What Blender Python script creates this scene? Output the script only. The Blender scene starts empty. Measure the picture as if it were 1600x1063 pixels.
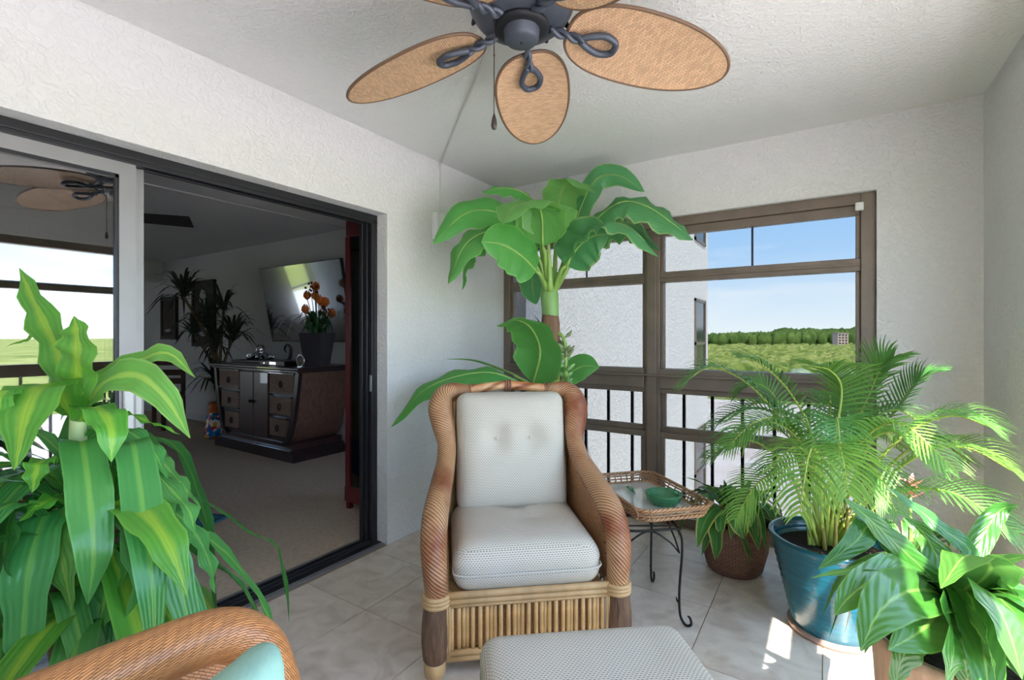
import bpy, bmesh, math, random
from mathutils import Vector, Matrix
random.seed(11)
sc = bpy.context.scene
# ------------------------------------------------------------------ camera
F, CX, CY = 758.0, 800.0, 525.0
CAM = Vector((2.212, -3.253, 1.257)); TH = math.radians(32.93)
FW = Vector((-math.sin(TH), math.cos(TH), 0)); RT = Vector((math.cos(TH), math.sin(TH), 0)); UP = Vector((0, 0, 1))
def P(px, py, d):
    """a point of the room seen towards (px, py) at depth d metres"""
    return CAM + FW * d + RT * ((px - CX) / F * d) + UP * ((CY - py) / F * d)
cd = bpy.data.cameras.new('camera'); cam = bpy.data.objects.new('camera', cd)
sc.collection.objects.link(cam); sc.camera = cam
cam.location = CAM; cam.rotation_euler = (math.pi / 2, 0, TH)
cd.sensor_width = 36; cd.lens = 36 * F / 1600; cd.shift_y = -6.5 / 1600; cd.clip_start = 0.02; cd.clip_end = 5000
# ------------------------------------------------------------------ light
SKY = 2.6
SUN = 7.5
sc.view_settings.view_transform = 'Standard'; sc.view_settings.look = 'None'
sc.view_settings.exposure = 1.60; sc.view_settings.gamma = 1.0; sc.view_settings.use_curve_mapping = False
w = bpy.data.worlds.new('sky'); sc.world = w; w.use_nodes = True
nt = w.node_tree; N = nt.nodes; L = nt.links; N.clear()
tc = N.new('ShaderNodeTexCoord'); sx = N.new('ShaderNodeSeparateXYZ'); L.new(tc.outputs['Generated'], sx.inputs[0])
rp = N.new('ShaderNodeValToRGB'); L.new(sx.outputs[2], rp.inputs[0])
e = rp.color_ramp.elements
e[0].position = 0.0; e[0].color = (.90, .95, 1, 1)
e[1].position = 1.0; e[1].color = (.30, .46, .80, 1)
for p_, c_ in ((.06, (.72, .85, 1, 1)), (.15, (.44, .67, .98, 1)), (.26, (.32, .57, .95, 1)), (.5, (.30, .50, .86, 1))):
    q = e.new(p_); q.color = c_
mp = N.new('ShaderNodeMapping'); mp.inputs['Scale'].default_value = (1.2, 1.2, 9); L.new(tc.outputs['Generated'], mp.inputs[0])
nz = N.new('ShaderNodeTexNoise'); nz.inputs['Scale'].default_value = 2.2; nz.inputs['Detail'].default_value = 6; L.new(mp.outputs[0], nz.inputs[0])
cr = N.new('ShaderNodeValToRGB'); cr.color_ramp.elements[0].position = .47; cr.color_ramp.elements[1].position = .78
cr.color_ramp.elements[1].color = (.8, .8, .8, 1); L.new(nz.outputs[0], cr.inputs[0])
mx = N.new('ShaderNodeMixRGB'); L.new(cr.outputs[0], mx.inputs[0]); L.new(rp.outputs[0], mx.inputs[1]); mx.inputs[2].default_value = (1, 1, 1, 1)
bg = N.new('ShaderNodeBackground'); bg.inputs[1].default_value = SKY; L.new(mx.outputs[0], bg.inputs[0])
ow = N.new('ShaderNodeOutputWorld'); L.new(bg.outputs[0], ow.inputs[0])
sl = bpy.data.lights.new('sun_offscreen', 'SUN'); sl.energy = SUN; sl.angle = math.radians(.6); sl.color = (1, .95, .87)
so = bpy.data.objects.new('sun_offscreen', sl); sc.collection.objects.link(so)
SUNDIR = Vector((.62, -.785, 0)).normalized() * math.cos(math.radians(52)) + UP * math.sin(math.radians(52))
so.rotation_euler = SUNDIR.to_track_quat('Z', 'Y').to_euler(); so.location = (8, -10, 12)

# ------------------------------------------------------------------ object helpers
def link(o, parent=None):
    sc.collection.objects.link(o)
    if parent: o.parent = parent
    return o
def tag(o, label=None, cat=None, group=None, kind=None):
    if label: o['label'] = label
    if cat: o['category'] = cat
    if group: o['group'] = group
    if kind: o['kind'] = kind
    return o
def thing(name, label, cat, loc=(0, 0, 0), rz=0, group=None):
    o = bpy.data.objects.new(name, None); o.empty_display_size = .05; link(o)
    o.location = loc; o.rotation_euler = (0, 0, rz)
    return tag(o, label, cat, group)
class MB:
    def __init__(s): s.v = []; s.f = []; s.uv = []
    def add(s, vs, fs, uvs=None):
        k = len(s.v); s.v += [Vector(p) for p in vs]
        for i, f in enumerate(fs):
            s.f.append([k + j for j in f]); s.uv.append(uvs[i] if uvs else None)
        return s
    def build(s, name, mat, parent=None, smooth=True, origin=None, autouv=True, bevel=0):
        """one mesh object; origin: world point that becomes the mesh's own zero"""
        me = bpy.data.meshes.new(name); o3 = Vector(origin) if origin else Vector((0, 0, 0))
        me.from_pydata([tuple(p - o3) for p in s.v], [], s.f)
        ul = me.uv_layers.new(name='UVMap'); i = 0
        for fi, f in enumerate(s.f):
            u = s.uv[fi]
            if u is None:
                a, b, c = s.v[f[0]], s.v[f[1]], s.v[f[2]]; n = (b - a).cross(c - a)
                ax = max(range(3), key=lambda q: abs(n[q])); ij = [(1, 2), (0, 2), (0, 1)][ax]
                u = [(s.v[q][ij[0]], s.v[q][ij[1]]) for q in f]
            for q in u: ul.data[i].uv = q; i += 1
        if smooth: me.polygons.foreach_set('use_smooth', [True] * len(me.polygons))
        if mat: me.materials.append(mat)
        me.update()
        o = bpy.data.objects.new(name, me); link(o, parent)
        if bevel:
            m = o.modifiers.new('b', 'BEVEL'); m.width = bevel; m.segments = 2; m.limit_method = 'ANGLE'
        return o
def box(mb, x0, x1, y0, y1, z0, z1):
    vs = [(x, y, z) for z in (z0, z1) for y in (y0, y1) for x in (x0, x1)]
    return mb.add(vs, [(0, 2, 3, 1), (4, 5, 7, 6), (0, 1, 5, 4), (2, 6, 7, 3), (0, 4, 6, 2), (1, 3, 7, 5)])
def bx(x0, x1, y0, y1, z0, z1): return box(MB(), x0, x1, y0, y1, z0, z1)
def spline(pts, n):
    """Catmull-Rom through points -> n+1 samples"""
    pts = [Vector(p) for p in pts]
    if len(pts) == 2: return [pts[0].lerp(pts[1], i / n) for i in range(n + 1)]
    q = [pts[0] * 2 - pts[1]] + pts + [pts[-1] * 2 - pts[-2]]; m = len(pts) - 1; out = []
    for i in range(n + 1):
        t = i / n * m; k = min(int(t), m - 1); t -= k; a, b, c, d = q[k:k + 4]
        out.append(.5 * ((2 * b) + (c - a) * t + (2 * a - 5 * b + 4 * c - d) * t * t + (3 * b - a - 3 * c + d) * t ** 3))
    return out
def lerpl(vals, n):
    if not hasattr(vals, '__len__'): return [vals] * (n + 1)
    m = len(vals) - 1; out = []
    for i in range(n + 1):
        t = i / n * m; k = min(int(t), m - 1); t -= k; out.append(vals[k] * (1 - t) + vals[k + 1] * t)
    return out
def tube(mb, pts, r, n=None, seg=10, cap=True, closed=False, flat=1.0, hint=None):
    if n is None: n = max(2, (len(pts) - 1) * 5)
    if closed:
        c = spline(list(pts) + [pts[0]], n)[:-1]; n -= 1
    else: c = spline(pts, n) if len(pts) > 2 else [Vector(pts[0]).lerp(Vector(pts[1]), i / n) for i in range(n + 1)]
    R = lerpl(r, n); T = []
    for i in range(n + 1):
        a = c[i - 1] if (i > 0 or closed) else c[0]; b = c[(i + 1) % (n + 1)] if (i < n or closed) else c[n]
        t = b - a; T.append(t.normalized() if t.length > 1e-9 else Vector((0, 0, 1)))
    h = Vector(hint) if hint else (Vector((0, 0, 1)) if abs(T[0].z) < .9 else Vector((1, 0, 0)))
    s = T[0].cross(h).normalized(); vs = []; along = [0]
    for i in range(n + 1):
        s = (s - T[i] * s.dot(T[i])); s = s.normalized() if s.length > 1e-6 else T[i].orthogonal().normalized()
        u = T[i].cross(s)
        for k in range(seg):
            a = 2 * math.pi * k / seg; vs.append(c[i] + s * (math.cos(a) * R[i]) + u * (math.sin(a) * R[i] * flat))
        if i: along.append(along[-1] + (c[i] - c[i - 1]).length)
    fs = []; uv = []
    rng = n + 1 if closed else n
    for i in range(rng):
        j = (i + 1) % (n + 1); a1 = along[i]; b1 = along[j] if j else along[-1] + .02
        for k in range(seg):
            l = (k + 1) % seg; fs.append((i * seg + k, i * seg + l, j * seg + l, j * seg + k))
            uv.append([(k / seg, a1), ((k + 1) / seg, a1), ((k + 1) / seg, b1), (k / seg, b1)])
    if cap and not closed:
        fs.append(tuple(range(seg - 1, -1, -1))); uv.append([(0, 0)] * seg)
        fs.append(tuple(n * seg + k for k in range(seg))); uv.append([(0, along[-1])] * seg)
    return mb.add(vs, fs, uv)
def lathe(mb, prof, seg=32, at=(0, 0, 0), cap=True, axis=None):
    at = Vector(at); vs = []; fs = []; uv = []; al = 0
    M = Vector((0, 0, 1)).rotation_difference(Vector(axis)).to_matrix() if axis else None
    for r, z in prof:
        for k in range(seg):
            a = 2 * math.pi * k / seg; p = Vector((r * math.cos(a), r * math.sin(a), z))
            vs.append(at + (M @ p if M else p))
    for i in range(len(prof) - 1):
        bl = al + math.hypot(prof[i + 1][0] - prof[i][0], prof[i + 1][1] - prof[i][1])
        for k in range(seg):
            l = (k + 1) % seg; fs.append((i * seg + k, i * seg + l, (i + 1) * seg + l, (i + 1) * seg + k))
            uv.append([(k / seg, al), ((k + 1) / seg, al), ((k + 1) / seg, bl), (k / seg, bl)])
        al = bl
    if cap:
        if prof[0][0] > 1e-4: fs.append(tuple(range(seg - 1, -1, -1))); uv.append(None)
        if prof[-1][0] > 1e-4: fs.append(tuple((len(prof) - 1) * seg + k for k in range(seg))); uv.append(None)
    return mb.add(vs, fs, uv)
def ball(mb, c, r, seg=12, rings=8, sc3=(1, 1, 1)):
    c = Vector(c); prof = []
    k = len(mb.v)
    lathe(mb, [(max(1e-5, r * math.sin(math.pi * i / rings)), -r * math.cos(math.pi * i / rings)) for i in range(rings + 1)], seg, (0, 0, 0), False)
    for i in range(k, len(mb.v)): mb.v[i] = Vector((mb.v[i].x * sc3[0], mb.v[i].y * sc3[1], mb.v[i].z * sc3[2])) + c
    return mb
def prism(mb, poly, axis, a, b):
    """extrude a 2-D polygon along axis 0/1/2 from a to b"""
    n = len(poly)
    def mk(p, t):
        q = list(p); q.insert(axis, t); return q
    mb.add([mk(p, a) for p in poly] + [mk(p, b) for p in poly],
           [tuple(range(n - 1, -1, -1)), tuple(range(n, 2 * n))] + [(i, (i + 1) % n, n + (i + 1) % n, n + i) for i in range(n)])
    return mb
PROF = {
    'banana': lambda t: min(1, (t / .13) ** .6) * (1 - max(0, (t - .45) / .55) ** 2.1) ** .85 * (1 - .12 * (1 - t)),
    'strap': lambda t: min(1, .35 + .65 * (t / .25) ** .8 if t < .25 else 1) * (1 - max(0, (t - .45) / .55) ** 2.2),
    'lance': lambda t: (math.sin(math.pi * t ** .8) ** .85 if 0 < t < 1 else 0),
    'spath': lambda t: (math.sin(math.pi * min(1, t ** .75)) ** .8 if 0 < t < 1 else 0) * .98 + .02 * (1 - t),
    'needle': lambda t: (1 - t) ** .6 * min(1, .6 + t * 3),
}
def leaf(mb, pts, W, prof='lance', hint=(0, 0, 1), fold=.2, wave=0, wn=4, twist=0, nl=12, nw=2, ph=0, droop=0):
    c = spline(pts, nl); T = []
    for i in range(nl + 1):
        t = c[min(nl, i + 1)] - c[max(0, i - 1)]; T.append(t.normalized())
    h = Vector(hint); s = T[0].cross(h)
    s = s.normalized() if s.length > 1e-4 else T[0].orthogonal().normalized()
    pf = PROF[prof]; vs = []; cols = 2 * nw + 1
    for i in range(nl + 1):
        s = s - T[i] * s.dot(T[i]); s = s.normalized() if s.length > 1e-6 else T[i].orthogonal().normalized()
        t = i / nl; tw = twist * t; nn = s.cross(T[i]); s2 = s * math.cos(tw) + nn * math.sin(tw); n2 = s2.cross(T[i])
        wd = max(.0008, W * pf(t))
        for k in range(cols):
            q = (k - nw) / nw; wv = wave * math.sin(2 * math.pi * wn * t + ph + (1.3 if q > 0 else 0)) * abs(q) * min(1, wd / W * 1.3)
            x = abs(q); vs.append(c[i] + s2 * (q * wd * math.cos(fold)) + n2 * (x * wd * math.sin(fold) - droop * x * x * wd + wv))
    fs = []; uv = []
    for i in range(nl):
        for k in range(cols - 1):
            a = i * cols + k; fs.append((a, a + 1, a + cols + 1, a + cols))
            uv.append([(k / (cols - 1), i / nl), ((k + 1) / (cols - 1), i / nl), ((k + 1) / (cols - 1), (i + 1) / nl), (k / (cols - 1), (i + 1) / nl)])
    return mb.add(vs, fs, uv)
def cushion(hx, hy, hz, r, n=14, crown=0, tufts=(), tdepth=.02, twid=.06, seam=0, m=6):
    """rounded box centred at 0; tufts are (x,y) dips on +z"""
    mb = MB(); key = {}; vs = []
    H = (hx, hy, hz); cnt = (n, n, m)
    def vert(p):
        k = tuple(round(q, 4) for q in p)
        if k in key: return key[k]
        q = Vector((p[0] * hx, p[1] * hy, p[2] * hz)); cl = Vector([max(-(H[i] - r), min(H[i] - r, q[i])) for i in range(3)])
        d = q - cl; o = cl + (d.normalized() * r if d.length > 1e-9 else d)
        x, y = o.x / hx, o.y / hy
        up = p[2]
        o.z += crown * (1 - x ** 4) * (1 - y ** 4) * up
        if up > .3:
            for tx, ty in tufts: o.z -= tdepth * math.exp(-((o.x - tx) ** 2 + (o.y - ty) ** 2) / (twid ** 2))
        if seam and abs(p[2]) < .18:
            dd = Vector((o.x, o.y, 0)); o -= dd.normalized() * seam
        key[k] = len(vs); vs.append(o); return key[k]
    fs = []
    def ease(i, c): return math.sin((i / c - .5) * math.pi) * .35 + (i / c * 2 - 1) * .65
    for ax in range(3):
        u, v_ = [(1, 2), (2, 0), (0, 1)][ax]
        for sg in (-1, 1):
            for i in range(cnt[u]):
                for j in range(cnt[v_]):
                    q = []
                    for di, dj in ((0, 0), (1, 0), (1, 1), (0, 1)):
                        p = [0, 0, 0]; p[ax] = sg; p[u] = ease(i + di, cnt[u]); p[v_] = ease(j + dj, cnt[v_]); q.append(vert(p))
                    fs.append(q if sg > 0 else q[::-1])
    mb.add(vs, fs); return mb
# ------------------------------------------------------------------ materials
MATS = {}
def nodes(name):
    m = bpy.data.materials.new(name); m.use_nodes = True
    return m, m.node_tree.nodes, m.node_tree.links, m.node_tree.nodes['Principled BSDF']
def C(c): return (c[0], c[1], c[2], 1)
def S(r, g, b):
    f = lambda x: ((x / 255 + .055) / 1.055) ** 2.4 if x > 10 else x / 255 / 12.92
    return (f(r), f(g), f(b))
def plain(name, col, rough=.5, metal=0, bump=0, bscale=60, var=0, vscale=6, spec=.5, coat=0, coords='Object', stretch=(1, 1, 1)):
    if name in MATS: return MATS[name]
    m, n, l, b = nodes(name); b.inputs['Roughness'].default_value = rough; b.inputs['Metallic'].default_value = metal
    b.inputs['Specular IOR Level'].default_value = spec; b.inputs['Coat Weight'].default_value = coat
    b.inputs['Base Color'].default_value = C(col)
    t = n.new('ShaderNodeTexCoord'); mp = n.new('ShaderNodeMapping'); mp.inputs['Scale'].default_value = stretch; l.new(t.outputs[coords], mp.inputs[0])
    if var:
        z = n.new('ShaderNodeTexNoise'); z.inputs['Scale'].default_value = vscale; z.inputs['Detail'].default_value = 5; l.new(mp.outputs[0], z.inputs[0])
        r = n.new('ShaderNodeValToRGB'); r.color_ramp.elements[0].color = C([q * (1 - var) for q in col]); r.color_ramp.elements[1].color = C([min(1, q * (1 + var)) for q in col])
        r.color_ramp.elements[0].position = .3; r.color_ramp.elements[1].position = .7
        l.new(z.outputs[0], r.inputs[0]); l.new(r.outputs[0], b.inputs['Base Color'])
    if bump:
        z = n.new('ShaderNodeTexNoise'); z.inputs['Scale'].default_value = bscale; z.inputs['Detail'].default_value = 4; l.new(mp.outputs[0], z.inputs[0])
        u = n.new('ShaderNodeBump'); u.inputs['Strength'].default_value = bump; u.inputs['Distance'].default_value = .01
        l.new(z.outputs[0], u.inputs['Height']); l.new(u.outputs[0], b.inputs['Normal'])
    MATS[name] = m; return m
def stucco(name, col, strength=.6, scale=22, dist=.012):
    m, n, l, b = nodes(name); b.inputs['Roughness'].default_value = .85; b.inputs['Base Color'].default_value = C(col); b.inputs['Specular IOR Level'].default_value = .25
    t = n.new('ShaderNodeTexCoord'); z = n.new('ShaderNodeTexNoise'); z.inputs['Scale'].default_value = scale; z.inputs['Detail'].default_value = 3; z.inputs['Distortion'].default_value = 1.6
    l.new(t.outputs['Object'], z.inputs[0]); r = n.new('ShaderNodeValToRGB'); r.color_ramp.elements[0].position = .42; r.color_ramp.elements[1].position = .62
    l.new(z.outputs[0], r.inputs[0]); u = n.new('ShaderNodeBump'); u.inputs['Strength'].default_value = strength; u.inputs['Distance'].default_value = dist
    l.new(r.outputs[0], u.inputs['Height']); l.new(u.outputs[0], b.inputs['Normal']); return m
def sinwave(n, l, src_x, kx, src_y, ky):
    """0..1 sine of kx*x+ky*y"""
    a = n.new('ShaderNodeMath'); a.operation = 'MULTIPLY'; a.inputs[1].default_value = kx; l.new(src_x, a.inputs[0])
    c = n.new('ShaderNodeMath'); c.operation = 'MULTIPLY_ADD'; c.inputs[1].default_value = ky; l.new(src_y, c.inputs[0]); l.new(a.outputs[0], c.inputs[2])
    s = n.new('ShaderNodeMath'); s.operation = 'SINE'; l.new(c.outputs[0], s.inputs[0])
    h = n.new('ShaderNodeMath'); h.operation = 'MULTIPLY_ADD'; h.inputs[1].default_value = .5; h.inputs[2].default_value = .5; l.new(s.outputs[0], h.inputs[0])
    return h.outputs[0]
def wrapped(name, dark, light, around=10, along=140, patch=None, rough=.38, bump=.6, psc=5):
    """rattan strands wound around a pole (tube UV: x around, y metres along)"""
    m, n, l, b = nodes(name); b.inputs['Roughness'].default_value = rough
    t = n.new('ShaderNodeTexCoord'); x = n.new('ShaderNodeSeparateXYZ'); l.new(t.outputs['UV'], x.inputs[0])
    w1 = sinwave(n, l, x.outputs[0], 2 * math.pi * around, x.outputs[1], along)
    r = n.new('ShaderNodeValToRGB'); r.color_ramp.elements[0].color = C(dark); r.color_ramp.elements[1].color = C(light); r.color_ramp.elements[0].position = .0; r.color_ramp.elements[1].position = .42
    l.new(w1, r.inputs[0]); out = r.outputs[0]
    if patch:
        z = n.new('ShaderNodeTexNoise'); z.inputs['Scale'].default_value = psc; z.inputs['Detail'].default_value = 3; l.new(t.outputs['Object'], z.inputs[0])
        r2 = n.new('ShaderNodeValToRGB'); r2.color_ramp.elements[0].position = .45; r2.color_ramp.elements[1].position = .62; l.new(z.outputs[0], r2.inputs[0])
        mx = n.new('ShaderNodeMixRGB'); mx.blend_type = 'MULTIPLY'; mx.inputs[2].default_value = C(patch); l.new(r2.outputs[0], mx.inputs[0]); l.new(out, mx.inputs[1]); out = mx.outputs[0]
    l.new(out, b.inputs['Base Color'])
    u = n.new('ShaderNodeBump'); u.inputs['Strength'].default_value = bump; u.inputs['Distance'].default_value = .004; l.new(w1, u.inputs['Height']); l.new(u.outputs[0], b.inputs['Normal'])
    return m
def weave(name, dark, light, kx, ky, coords='UV', rough=.5, bump=.5, slant=0):
    """over-under wicker: rows of strands, every other one shifted"""
    m, n, l, b = nodes(name); b.inputs['Roughness'].default_value = rough
    t = n.new('ShaderNodeTexCoord'); mp = n.new('ShaderNodeMapping'); mp.inputs['Rotation'].default_value = (0, 0, slant); l.new(t.outputs[coords], mp.inputs[0])
    br = n.new('ShaderNodeTexBrick'); br.inputs['Scale'].default_value = 1; br.inputs['Brick Width'].default_value = kx; br.inputs['Row Height'].default_value = ky
    br.inputs['Mortar Size'].default_value = min(kx, ky) * .13; br.inputs['Mortar Smooth'].default_value = .8; br.offset = .5
    br.inputs['Color1'].default_value = C(light); br.inputs['Color2'].default_value = C([q * .72 for q in light]); br.inputs['Mortar'].default_value = C(dark)
    l.new(mp.outputs[0], br.inputs[0]); l.new(br.outputs[0], b.inputs['Base Color'])
    u = n.new('ShaderNodeBump'); u.invert = True; u.inputs['Strength'].default_value = bump; u.inputs['Distance'].default_value = .003; l.new(br.outputs['Fac'], u.inputs['Height']); l.new(u.outputs[0], b.inputs['Normal'])
    return m
def fabric(name, ground, dot, bw=.0115, rh=.0068):
    m, n, l, b = nodes(name); b.inputs['Roughness'].default_value = .9; b.inputs['Specular IOR Level'].default_value = .15
    t = n.new('ShaderNodeTexCoord')
    br = n.new('ShaderNodeTexBrick'); br.inputs['Scale'].default_value = 1; br.inputs['Brick Width'].default_value = bw; br.inputs['Row Height'].default_value = rh
    br.inputs['Mortar Size'].default_value = rh * .33; br.inputs['Mortar Smooth'].default_value = .25; br.offset = .5
    br.inputs['Color1'].default_value = C(dot); br.inputs['Color2'].default_value = C(dot); br.inputs['Mortar'].default_value = C(ground)
    l.new(t.outputs['UV'], br.inputs[0]); l.new(br.outputs[0], b.inputs['Base Color'])
    z = n.new('ShaderNodeTexNoise'); z.inputs['Scale'].default_value = 9; z.inputs['Detail'].default_value = 2; l.new(t.outputs['Object'], z.inputs[0])
    u = n.new('ShaderNodeBump'); u.inputs['Strength'].default_value = .25; u.inputs['Distance'].default_value = .03; l.new(z.outputs[0], u.inputs['Height']); l.new(u.outputs[0], b.inputs['Normal'])
    return m
def leafmat(name, body, mid, edge, trans=.35, rough=.35, midw=.10, edgew=.88, var=.25, veins=0, tcol=None, blotch=None):
    m, n, l, b = nodes(name); b.inputs['Roughness'].default_value = rough
    t = n.new('ShaderNodeTexCoord'); x = n.new('ShaderNodeSeparateXYZ'); l.new(t.outputs['UV'], x.inputs[0])
    a = n.new('ShaderNodeMath'); a.operation = 'SUBTRACT'; a.inputs[1].default_value = .5; l.new(x.outputs[0], a.inputs[0])
    ab = n.new('ShaderNodeMath'); ab.operation = 'ABSOLUTE'; l.new(a.outputs[0], ab.inputs[0])
    d = n.new('ShaderNodeMath'); d.operation = 'MULTIPLY'; d.inputs[1].default_value = 2; l.new(ab.outputs[0], d.inputs[0])
    z = n.new('ShaderNodeTexNoise'); z.inputs['Scale'].default_value = 14; z.inputs['Detail'].default_value = 3; l.new(t.outputs['Object'], z.inputs[0])
    dd = n.new('ShaderNodeMath'); dd.operation = 'MULTIPLY_ADD'; dd.inputs[1].default_value = .12; l.new(z.outputs[0], dd.inputs[0]); l.new(d.outputs[0], dd.inputs[2])
    r = n.new('ShaderNodeValToRGB'); e = r.color_ramp.elements
    e[0].position = midw * .6 + .05; e[0].color = C(mid); e[1].position = min(1, edgew + .1); e[1].color = C(edge)
    q = e.new(midw * 1.5 + .06); q.color = C(body); q = e.new(edgew); q.color = C(body)
    l.new(dd.outputs[0], r.inputs[0]); out = r.outputs[0]
    oi = n.new('ShaderNodeObjectInfo'); hs = n.new('ShaderNodeHueSaturation')
    mr = n.new('ShaderNodeMapRange'); mr.inputs[3].default_value = 1 - var; mr.inputs[4].default_value = 1 + var; l.new(oi.outputs['Random'], mr.inputs[0]); l.new(mr.outputs[0], hs.inputs['Value'])
    m2 = n.new('ShaderNodeMapRange'); m2.inputs[3].default_value = .5 - .03 * var * 4 * .35; m2.inputs[4].default_value = .5 + .03 * var * 4 * .35
    ml = n.new('ShaderNodeMath'); ml.operation = 'FRACT'; mm = n.new('ShaderNodeMath'); mm.operation = 'MULTIPLY'; mm.inputs[1].default_value = 7.31; l.new(oi.outputs['Random'], mm.inputs[0]); l.new(mm.outputs[0], ml.inputs[0]); l.new(ml.outputs[0], m2.inputs[0]); l.new(m2.outputs[0], hs.inputs['Hue'])
    l.new(out, hs.inputs['Color']); out = hs.outputs[0]
    l.new(out, b.inputs['Base Color'])
    vs = sinwave(n, l, d.outputs[0], veins * .25 if veins else 20, x.outputs[1], veins if veins else 0)
    u = n.new('ShaderNodeBump'); u.inputs['Strength'].default_value = .22; u.inputs['Distance'].default_value = .004; l.new(vs, u.inputs['Height']); l.new(u.outputs[0], b.inputs['Normal'])
    tr = n.new('ShaderNodeBsdfTranslucent'); g = n.new('ShaderNodeMixRGB'); g.blend_type = 'MULTIPLY'; g.inputs[0].default_value = 1; g.inputs[2].default_value = C(tcol or (1.0, 1.0, .35)); l.new(out, g.inputs[1])
    gm = n.new('ShaderNodeBrightContrast'); gm.inputs['Bright'].default_value = .05; l.new(g.outputs[0], gm.inputs[0]); l.new(gm.outputs[0], tr.inputs[0])
    mix = n.new('ShaderNodeMixShader'); mix.inputs[0].default_value = trans; l.new(b.outputs[0], mix.inputs[1]); l.new(tr.outputs[0], mix.inputs[2])
    l.new(mix.outputs[0], n['Material Output'].inputs[0]); MATS[name] = m; return m
def pane_glass(name, tint, refl=.06, rough=0.0, ior=1.5):
    m, n, l, b = nodes(name); n.remove(b)
    tr = n.new('ShaderNodeBsdfTransparent'); tr.inputs[0].default_value = C(tint)
    gl = n.new('ShaderNodeBsdfGlossy'); gl.inputs['Roughness'].default_value = rough
    fr = n.new('ShaderNodeFresnel'); fr.inputs[0].default_value = ior; ad = n.new('ShaderNodeMath'); ad.operation = 'ADD'; ad.use_clamp = True; ad.inputs[1].default_value = refl; l.new(fr.outputs[0], ad.inputs[0])
    mix = n.new('ShaderNodeMixShader'); l.new(ad.outputs[0], mix.inputs[0]); l.new(tr.outputs[0], mix.inputs[1]); l.new(gl.outputs[0], mix.inputs[2])
    l.new(mix.outputs[0], n['Material Output'].inputs[0]); return m
WALL = stucco('white_stucco', (.78, .77, .755), .38, 26)
CEIL = stucco('ceiling_knockdown', (.80, .795, .78), .34, 34)
INWALL = plain('painted_wall', (.76, .755, .745), .85, bump=.08, bscale=90)
INCEIL = plain('painted_ceiling', (.76, .755, .745), .9, bump=.1, bscale=70)
BRONZE = plain('bronze_aluminium', S(126, 112, 100), .42, .25, var=.12, vscale=9)
DKFRAME = plain('dark_anodised', S(52, 52, 56), .4, .5)
GRFRAME = plain('grey_anodised', S(150, 149, 150), .42, .4, var=.06)
GLASS = pane_glass('window_pane', (.34, .35, .35), .0, ior=1.16)
DOORGLASS = pane_glass('door_pane', (.62, .64, .65), .16)
CLEAR = pane_glass('clear_pane', (.85, .87, .86), .02)
# ------------------------------------------------------------------ structure: the lanai
def struct(name, mb, mat, parent=None, smooth=False, label=None, bevel=0):
    o = mb.build(name, mat, parent, smooth, bevel=bevel)
    if not parent: o['kind'] = 'structure'
    if label: o['label'] = label
    return o
def sempty(name, label, loc=(0, 0, 0)):
    o = bpy.data.objects.new(name, None); o.empty_display_size = .05; link(o); o.location = loc; o['kind'] = 'structure'; o['label'] = label; return o
XR, YB, H = 2.86, -5.0, 2.44
def tilemat():
    m, n, l, b = nodes('travertine_tile'); b.inputs['Roughness'].default_value = .28; b.inputs['Specular IOR Level'].default_value = .45
    t = n.new('ShaderNodeTexCoord'); oi = n.new('ShaderNodeObjectInfo')
    ad = n.new('ShaderNodeVectorMath'); ad.operation = 'MULTIPLY_ADD'; ad.inputs[1].default_value = (9, 5, 3); l.new(oi.outputs['Random'], ad.inputs[0]); l.new(t.outputs['Object'], ad.inputs[2])
    z = n.new('ShaderNodeTexNoise'); z.inputs['Scale'].default_value = 7; z.inputs['Detail'].default_value = 7; z.inputs['Distortion'].default_value = 1.2; l.new(ad.outputs[0], z.inputs[0])
    r = n.new('ShaderNodeValToRGB'); e = r.color_ramp.elements; e[0].position = .3; e[0].color = C(S(204, 186, 168)); e[1].position = .72; e[1].color = C(S(238, 226, 211))
    q = e.new(.5); q.color = C(S(224, 209, 192)); l.new(z.outputs[0], r.inputs[0]); l.new(r.outputs[0], b.inputs['Base Color']); return m
TILE = tilemat(); GROUT = plain('grout', S(164, 146, 128), .9)
floor = struct('floor', bx(-.2, XR + .12, YB, .15, -.12, -.004), GROUT)
tm = {}
xs = [0, .44, .88, 1.32, 1.76, 2.20, 2.64, XR]; ys = [0] + [-.43 - .44 * i for i in range(11)] + [YB]
for i in range(len(xs) - 1):
    for j in range(len(ys) - 1):
        sxx, syy = xs[i + 1] - xs[i] - .004, ys[j] - ys[j + 1] - .004; k = (round(sxx, 3), round(syy, 3))
        if k not in tm:
            o = bx(-sxx / 2, sxx / 2, -syy / 2, syy / 2, -.012, 0).build('tile', TILE, floor, False); tm[k] = o.data
        else: o = link(bpy.data.objects.new('tile', tm[k]), floor)
        o.location = ((xs[i] + xs[i + 1]) / 2, (ys[j] + ys[j + 1]) / 2, 0)
struct('ceiling', bx(-.2, XR + .12, YB - .2, .15, H, H + .2), CEIL)
mb = MB(); DY0, DY1, DZ = -3.75, -1.216, 1.99
box(mb, -.2, 0, DY1, .15, 0, H); box(mb, -.2, 0, DY0, DY1, DZ, H); box(mb, -.2, 0, YB - .2, DY0, 0, H)
struct('wall_left', mb, WALL)
WX0, WX1, WZ = .0, 2.44, 2.045
mb = MB(); box(mb, WX0, WX1, 0, .15, WZ, H); box(mb, WX1, XR + .12, 0, .15, -.12, H)
struct('wall_front', mb, WALL)
RY0, RY1 = -4.7, -.78
mb = MB(); box(mb, XR, XR + .12, RY1, 0, 0, H); box(mb, XR, XR + .12, RY0, RY1, WZ, H); box(mb, XR, XR + .12, YB - .2, RY0, 0, H)
struct('wall_right', mb, WALL)
struct('wall_back', bx(0, XR, YB - .12, YB, 0, H), WALL)
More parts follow.
